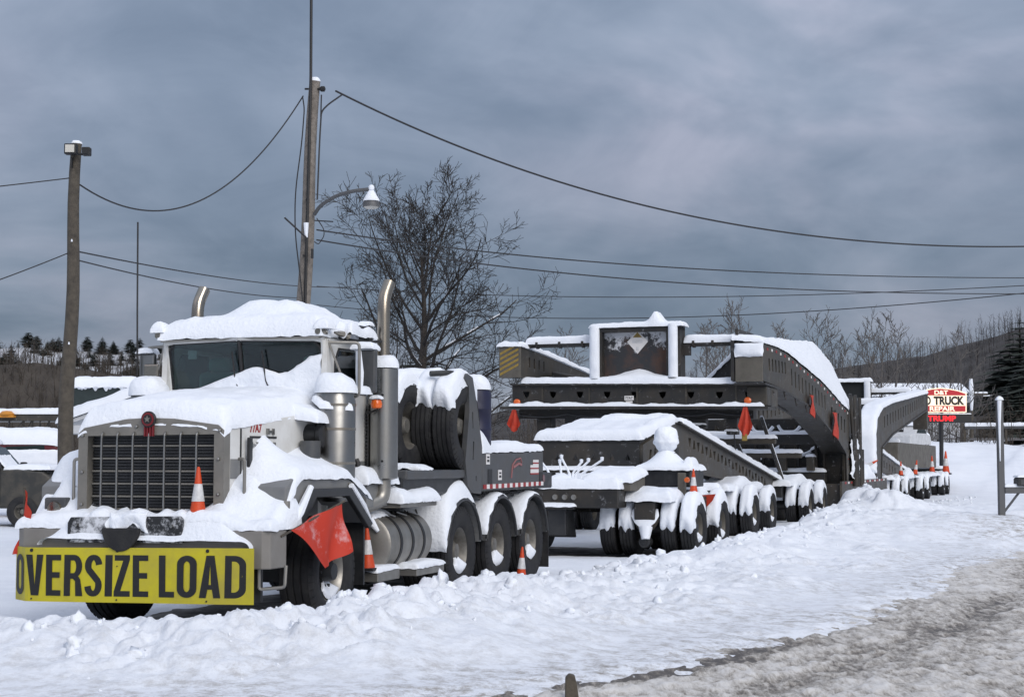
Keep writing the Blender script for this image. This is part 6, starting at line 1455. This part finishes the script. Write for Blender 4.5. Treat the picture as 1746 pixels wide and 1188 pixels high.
# ------------------------------------------------------------ parked vehicles and sheds
LOT = Fr(-12.2, 40, 0)
def pickup():
    e = thing('pickup_truck', 'dark muddy pickup truck parked facing the big truck', 'pickup truck', LOT); z0 = .0
    def sidep(pts, y0, y1, m, name, bev=.04): return MB().prism(pts, 1, y0, y1).build(name, m, e, bev=bev)
    body = [(-4.2, .55), (-4.2, 1.35), (-2.6, 1.38), (-.35, 1.38), (.1, 1.40), (.72, 1.34), (.92, 1.2), (.95, .55), (.75, .45), (-3.9, .45)]
    b = sidep(body, -.95, .95, 'pickup', 'body')
    cabp = [(-2.5, 1.36), (-2.3, 1.98), (-2.0, 2.04), (-.95, 2.02), (-.75, 1.94), (-.28, 1.37)]
    sidep(cabp, -.82, .82, 'pickup', 'cab', .05)
    for y in (-.835, .83):
        MB().prism([(-2.3, 1.42), (-2.18, 1.9), (-.98, 1.92), (-.84, 1.86), (-.46, 1.42)], 1, y, y+.01).build('side_window', 'glasst', e)
    MB().add([(-.25, -.74, 1.41), (-.25, .74, 1.41), (-.72, .7, 1.95), (-.72, -.7, 1.95)], [(0, 1, 2, 3)]).build('windscreen', 'glasst', e)
    for x in (.25, -3.0):
        for y, s_ in ((-.80, -1), (.80, 1)):
            o = wheel(e, (x, y*1.1, .37), .37, .24, 'drive', s_); o.rotation_euler = (0, 0, math.pi/2 if s_ > 0 else -math.pi/2)
    mi = MB().box(-.42, -.28, -1.18, -.93, 1.40, 1.58).build('door_mirror', 'ink', e, bev=.04); MB().box(-.42, -.28, .93, 1.18, 1.40, 1.58).build('door_mirror', 'ink', e, bev=.04)
    MB().box(-1.75, -1.6, -.97, -.95, 1.18, 1.22).build('door_handle', 'ink', e)
    for x in (-.30, -1.9): MB().box(x-.006, x+.006, -.957, -.95, .55, 1.38).build('door_gap', 'ink', e)
    MB().box(.88, .97, -.85, -.55, 1.02, 1.22).box(.88, .97, .55, .85, 1.02, 1.22).build('headlamp', 'chrome', e, bev=.02)
    MB().box(.9, 1.05, -.93, .93, .55, .78).build('bumper', 'greyd', e, bev=.04)
    snow(e, lambda u, v: (-.25+1.15*u, -.9+1.8*v, 1.39), 1.15, 1.8, .12, 24, 30, er=.14, seed=6, rag=.02)
    snow(e, lambda u, v: (-2.4+1.6*u, -.8+1.6*v, 2.03), 1.6, 1.6, .16, 24, 24, er=.15, seed=7, rag=.02)
    snow(e, lambda u, v: (-.55+.3*v, -.7+1.2*u, 1.75-.34*v), 1.2, .5, .05, 20, 12, er=.15, seed=8, amp=.8, rag=.05, up=lambda u, v: Vector((.6, 0, .6)))
M['glasst'] = mat('tinted_window', (.012, .02, .02), .12, spec=.6)
pickup()
def van():
    f = Fr(-13.9, 47, -10); e = thing('minivan', 'maroon minivan buried in snow behind the muddy pickup', 'minivan', f, (0, 0, .3)); z = .3
    pr = [(-3.6, .4+z), (-3.6, 1.1+z), (-2.7, 1.25+z), (-1.9, 1.85+z), (.1, 1.95+z), (.6, 1.75+z), (.85, 1.15+z), (.88, .4+z)]
    MB().prism(pr, 1, -.92, .92).build('body', 'maroon', e, bev=.07)
    for x in (-2.6, .0):
        for y, s_ in ((-.8, -1), (.8, 1)):
            o = wheel(e, (x, y, .34+z), .34, .22, 'drive', s_); o.rotation_euler = (0, 0, math.pi/2 if s_ > 0 else -math.pi/2)
    for x0, x1 in ((-2.0, -1.0), (-.9, .3)): MB().prism([(x0, 1.2+z), (x0+.05, 1.72+z), (x1-.08, 1.76+z), (x1, 1.2+z)], 1, -.935, -.925).build('side_window', 'glasst', e)
    for y in (-.88, .75): MB().box(.72, .9, y, y+.13, 1.15+z, 1.6+z).build('tail_lamp', 'maroon', e, bev=.02)
    MB().box(.85, .98, -.9, .9, .45+z, .7+z).build('bumper', 'greyd', e, bev=.04)
    snow(e, lambda u, v: (-2.0+2.75*u, -.95+1.9*v, 1.93+z-.15*abs(2*v-1)**4-.1*abs(2*u-1)**6), 2.75, 1.9, .34, 30, 26, er=.3, seed=10, amp=.15, name='snow_blanket')
    snow(e, lambda u, v: (-3.5+4.25*u, -.945, 1.18+z+.45*v), 4.0, .5, .06, 40, 12, er=.12, seed=11, amp=.8, up=lambda u, v: Vector((0, -1, .1)), rag=.05, name='snow_patch')
    snow(e, lambda u, v: (.66+.2*(1-v), -.85+1.7*u, 1.0+z+.75*v), 1.7, .7, .1, 20, 14, er=.15, seed=12, amp=.3, up=lambda u, v: Vector((1, 0, .3)), name='snow_patch')
    snow(e, lambda u, v: (-3.65+1.1*u, -.95+1.9*v, 1.15+z+.1*u), 1.1, 1.9, .2, 20, 20, er=.2, seed=13, name='snow_blanket')
van()
def shed():
    a = at(103, 713, 28); e = thing('open_shed', 'small white open-fronted shed roof behind the truck hood', 'shed', W0, (a.x+1.2, 28.8, 0))
    x0, z0 = a.x, a.z-.1
    roof = [(x0, z0), (x0+1.7, z0+.62), (x0+3.4, z0), (x0+3.4, z0-.06), (x0+1.7, z0+.54), (x0, z0-.06)]
    MB().prism(roof, 1, 27.9, 30.2).build('roof', 'siding', e)
    MB().box(x0+.02, x0+3.38, 27.92, 27.97, z0-.17, z0-.02).build('fascia', 'siding', e, bev=.01); MB().box(x0+.01, x0+.05, 27.95, 30.1, z0-.17, z0-.02).build('fascia', 'siding', e)
    for x in (x0+.75, x0+3.1): MB().box(x-.06, x+.06, 28.1, 28.22, 0, z0).box(x-.06, x+.06, 29.9, 30.02, 0, z0).build('post', 'siding', e)
    MB().box(x0+.9, x0+3.2, 29.95, 30.0, 0, z0).build('back_wall', 'siding', e)
    snow(e, lambda u, v: (x0-.05+3.5*u, 27.85+2.4*v, z0+.62*(1-abs(2*u-1))+.0), 3.5, 2.4, .2, 40, 24, er=.18, amp=.15, seed=14, name='snow_blanket')
shed()
def green_building():
    a = at(123, 690, 60); b = at(300, 690, 60); zt = at(0, 660, 60).z; zb = at(0, 690, 60).z
    e = thing('green_building', 'dark green flat-roofed shop building under thick snow behind the truck', 'building', W0, ((a.x+b.x)/2, 62, 0))
    MB().box(a.x, b.x+3, 60, 66, zb-.3, zt).build('fascia', 'green', e, bev=.02)
    wl = MB().box(a.x+.6, b.x+2.6, 60.6, 65.4, -.2, zb-.3).build('wall', 'greyd', e)
    MB().box(a.x+1.9, b.x, 60.5, 60.59, zb-.95, zb-.55).build('window', 'siding', e); MB().box(a.x+2.0, b.x-.1, 60.46, 60.495, zb-.9, zb-.6).build('pane', 'glasst', e)
    snow(e, lambda u, v: (a.x-.12+(b.x-a.x+3.2)*u, 59.88+6.2*v, zt-.02), 7, 6, .42, 60, 40, er=.3, amp=.15, seed=15, rag=.06, name='snow_blanket')
    for k in range(14):
        x = a.x+.1+k*.16*random.uniform(.8, 1.2); MB().tube([(x, 59.97, zt), (x, 59.97, zt-random.uniform(.04, .16))], [.13, .03], 6).build('icicle', 'snow', e)
green_building()
def rack():
    a = at(-60, 704, 70); b = at(108, 702, 70); e = thing('equipment_trailer', 'long snow-topped steel equipment trailer beyond the minivan', 'trailer', W0, ((a.x+b.x)/2, 71, 0))
    MB().box(a.x, b.x, 70, 72.4, a.z-.35, a.z-.05).build('bed', 'frame2', e, bev=.03)
    snow(e, lambda u, v: (a.x+(b.x-a.x)*u, 69.95+2.5*v, a.z-.05), 4.5, 2.5, .26, 40, 16, er=.22, seed=16, amp=.15, name='snow_blanket')
    for u in (-30, 15, 40, 55, 68, 83, 98):
        x = at(u, 700, 70).x; h = random.uniform(.0, .25)
        MB().tube([(x, 70.1, 0), (x, 70.1, a.z+h)], .045, 6).build('leg', 'frame', e)
    for u0, u1 in ((30, 55), (55, 68), (83, 98)):
        MB().tube([(at(u0, 0, 70).x, 70.15, a.z-1.1), (at(u1, 0, 70).x, 70.15, a.z-.3)], .03, 5).build('brace', 'frame', e)
    MB().tube([(at(25, 0, 70).x, 70.12, a.z-1.0), (at(112, 0, 70).x, 70.12, a.z-.95)], .05, 6).build('rail', 'frame', e)
    x = at(30, 0, 70).x
    MB().lathe([(0, .1), (.02, .3), (.08, .32), (.2, .2), (.22, .01)], (x, 69.8, a.z-.12), 2, 16).build('beacon', M['beacon'], e, True)
    MB().box(x-.35, x+.35, 69.6, 69.95, a.z-.2, a.z-.1).build('beacon_base', M['beacon'], e)
M['beacon'] = mat('beacon_amber', (.55, .22, .02), .4)
rack()
def parked_far(p, label, body, sn):
    f = Fr(p[0], p[1], -60); e = thing('parked_car', label, 'car', f, (0, 0, p[2])); z = p[2]
    pr = [(-2.1, .35+z), (-2.1, .85+z), (-1.9, .95+z), (-1.1, 1.0+z), (-.6, 1.42+z), (.7, 1.45+z), (1.3, 1.0+z), (2.0, .9+z), (2.1, .7+z), (2.1, .35+z)]
    MB().prism(pr, 1, -.85, .85).build('body', body, e, bev=.06)
    MB().prism([(-.95, 1.02+z), (-.55, 1.36+z), (.62, 1.38+z), (1.1, 1.02+z)], 1, -.86, -.85).build('side_window', 'glasst', e)
    for x in (-1.3, 1.25):
        for y, s_ in ((-.75, -1), (.75, 1)):
            o = wheel(e, (x, y, .32+z), .32, .2, 'drive', s_); o.rotation_euler = (0, 0, math.pi/2 if s_ > 0 else -math.pi/2)
    snow(e, lambda u, v: (-.7+1.5*u, -.82+1.64*v, 1.44+z), 1.5, 1.64, .2, 16, 16, er=.2, seed=sn); snow(e, lambda u, v: (1.2+.85*u, -.8+1.6*v, .98+z-.08*u), .85, 1.6, .14, 12, 16, er=.14, seed=sn+1)
q = at(1546, 757, 92); parked_far((q.x, 92, q.z-.4), 'snow-covered pale car parked under the rear gooseneck end', 'siding', 70)
q = at(40, 740, 64); parked_far((q.x, 64, .8), 'car wholly buried in snow beyond the minivan roof', 'siding', 72)
def barn():
    a = at(1452, 676, 165); b = at(1660, 676, 165); e = thing('long_building', 'long low building with a snow-covered roof beyond the sign', 'building', W0, ((a.x+b.x)/2, 168, 0))
    MB().box(a.x+.3, b.x-.3, 165, 174, 0, a.z).build('wall', 'siding', e)
    MB().prism([(164.4, a.z), (169.5, a.z+1.6), (174.6, a.z)], 0, a.x, b.x).build('roof', 'snow', e)
    for k in range(9):
        x = a.x+1+k*1.35; w = MB().box(x, x+.7, 164.93, 164.98, a.z-1.6, a.z-.7).build('window', 'glasst', e)
barn()
for k, (u, v, Y) in enumerate(((1655, 648, 115), (1695, 660, 170))):
    tp = at(u, v, Y); b = Vector((tp.x, Y, 1)); e = pole('utility_pole', 'snow-plastered pole standing behind the lit sign' if k == 0 else 'thin roadside pole with a crossarm against the dark hillside', b, tp, .16, .12, 'woodd')
    MB().box(tp.x-1.2, tp.x+1.2, Y-.06, Y+.06, tp.z-1.1, tp.z-.95).build('crossarm', 'woodd', e); snowtube(e, [(tp.x-1.2, Y, tp.z-.95), (tp.x+1.2, Y, tp.z-.95)], .06, .05, k)
    if k == 0: MB().tube([tp+Vector((0, -.1, -2.2)), tp+Vector((0, -.12, -.9)), tp+Vector((0, -.05, .1))], [.08, .2, .12], 8).build('snow_patch', 'snow', e, True)
rd = MB(); a = at(1660, 742, 105); rd.add([(a.x, 104, a.z-.35), (a.x+70, 96, a.z-.2), (a.x+70, 103, a.z+.05), (a.x-4, 111, a.z-.1)], [(0, 1, 2, 3)]); structure(rd.build('far_road', 'slush', off=(0, 0, 0)), 'cleared road climbing past the pines')
e = thing('guard_rail', 'low guard rail with snow along the far road', 'guard rail', W0, (a.x, 104, a.z))
tube('rail', 'galv', e, [(a.x-1, 103.5, a.z+.5), (a.x+30, 100, a.z+.7)], .12, 6); snowtube(e, [(a.x-1, 103.5, a.z+.55), (a.x+30, 100, a.z+.75)], .13, .1, 3)
for k in range(12): x = a.x-1+k*2.6; MB().box(x-.07, x+.07, 103.5-k*.3, 103.64-k*.3, a.z-.6, a.z+.55).build('post', 'woodd', e)
for o in bpy.data.objects:
    if '_o' in o: del o['_o']
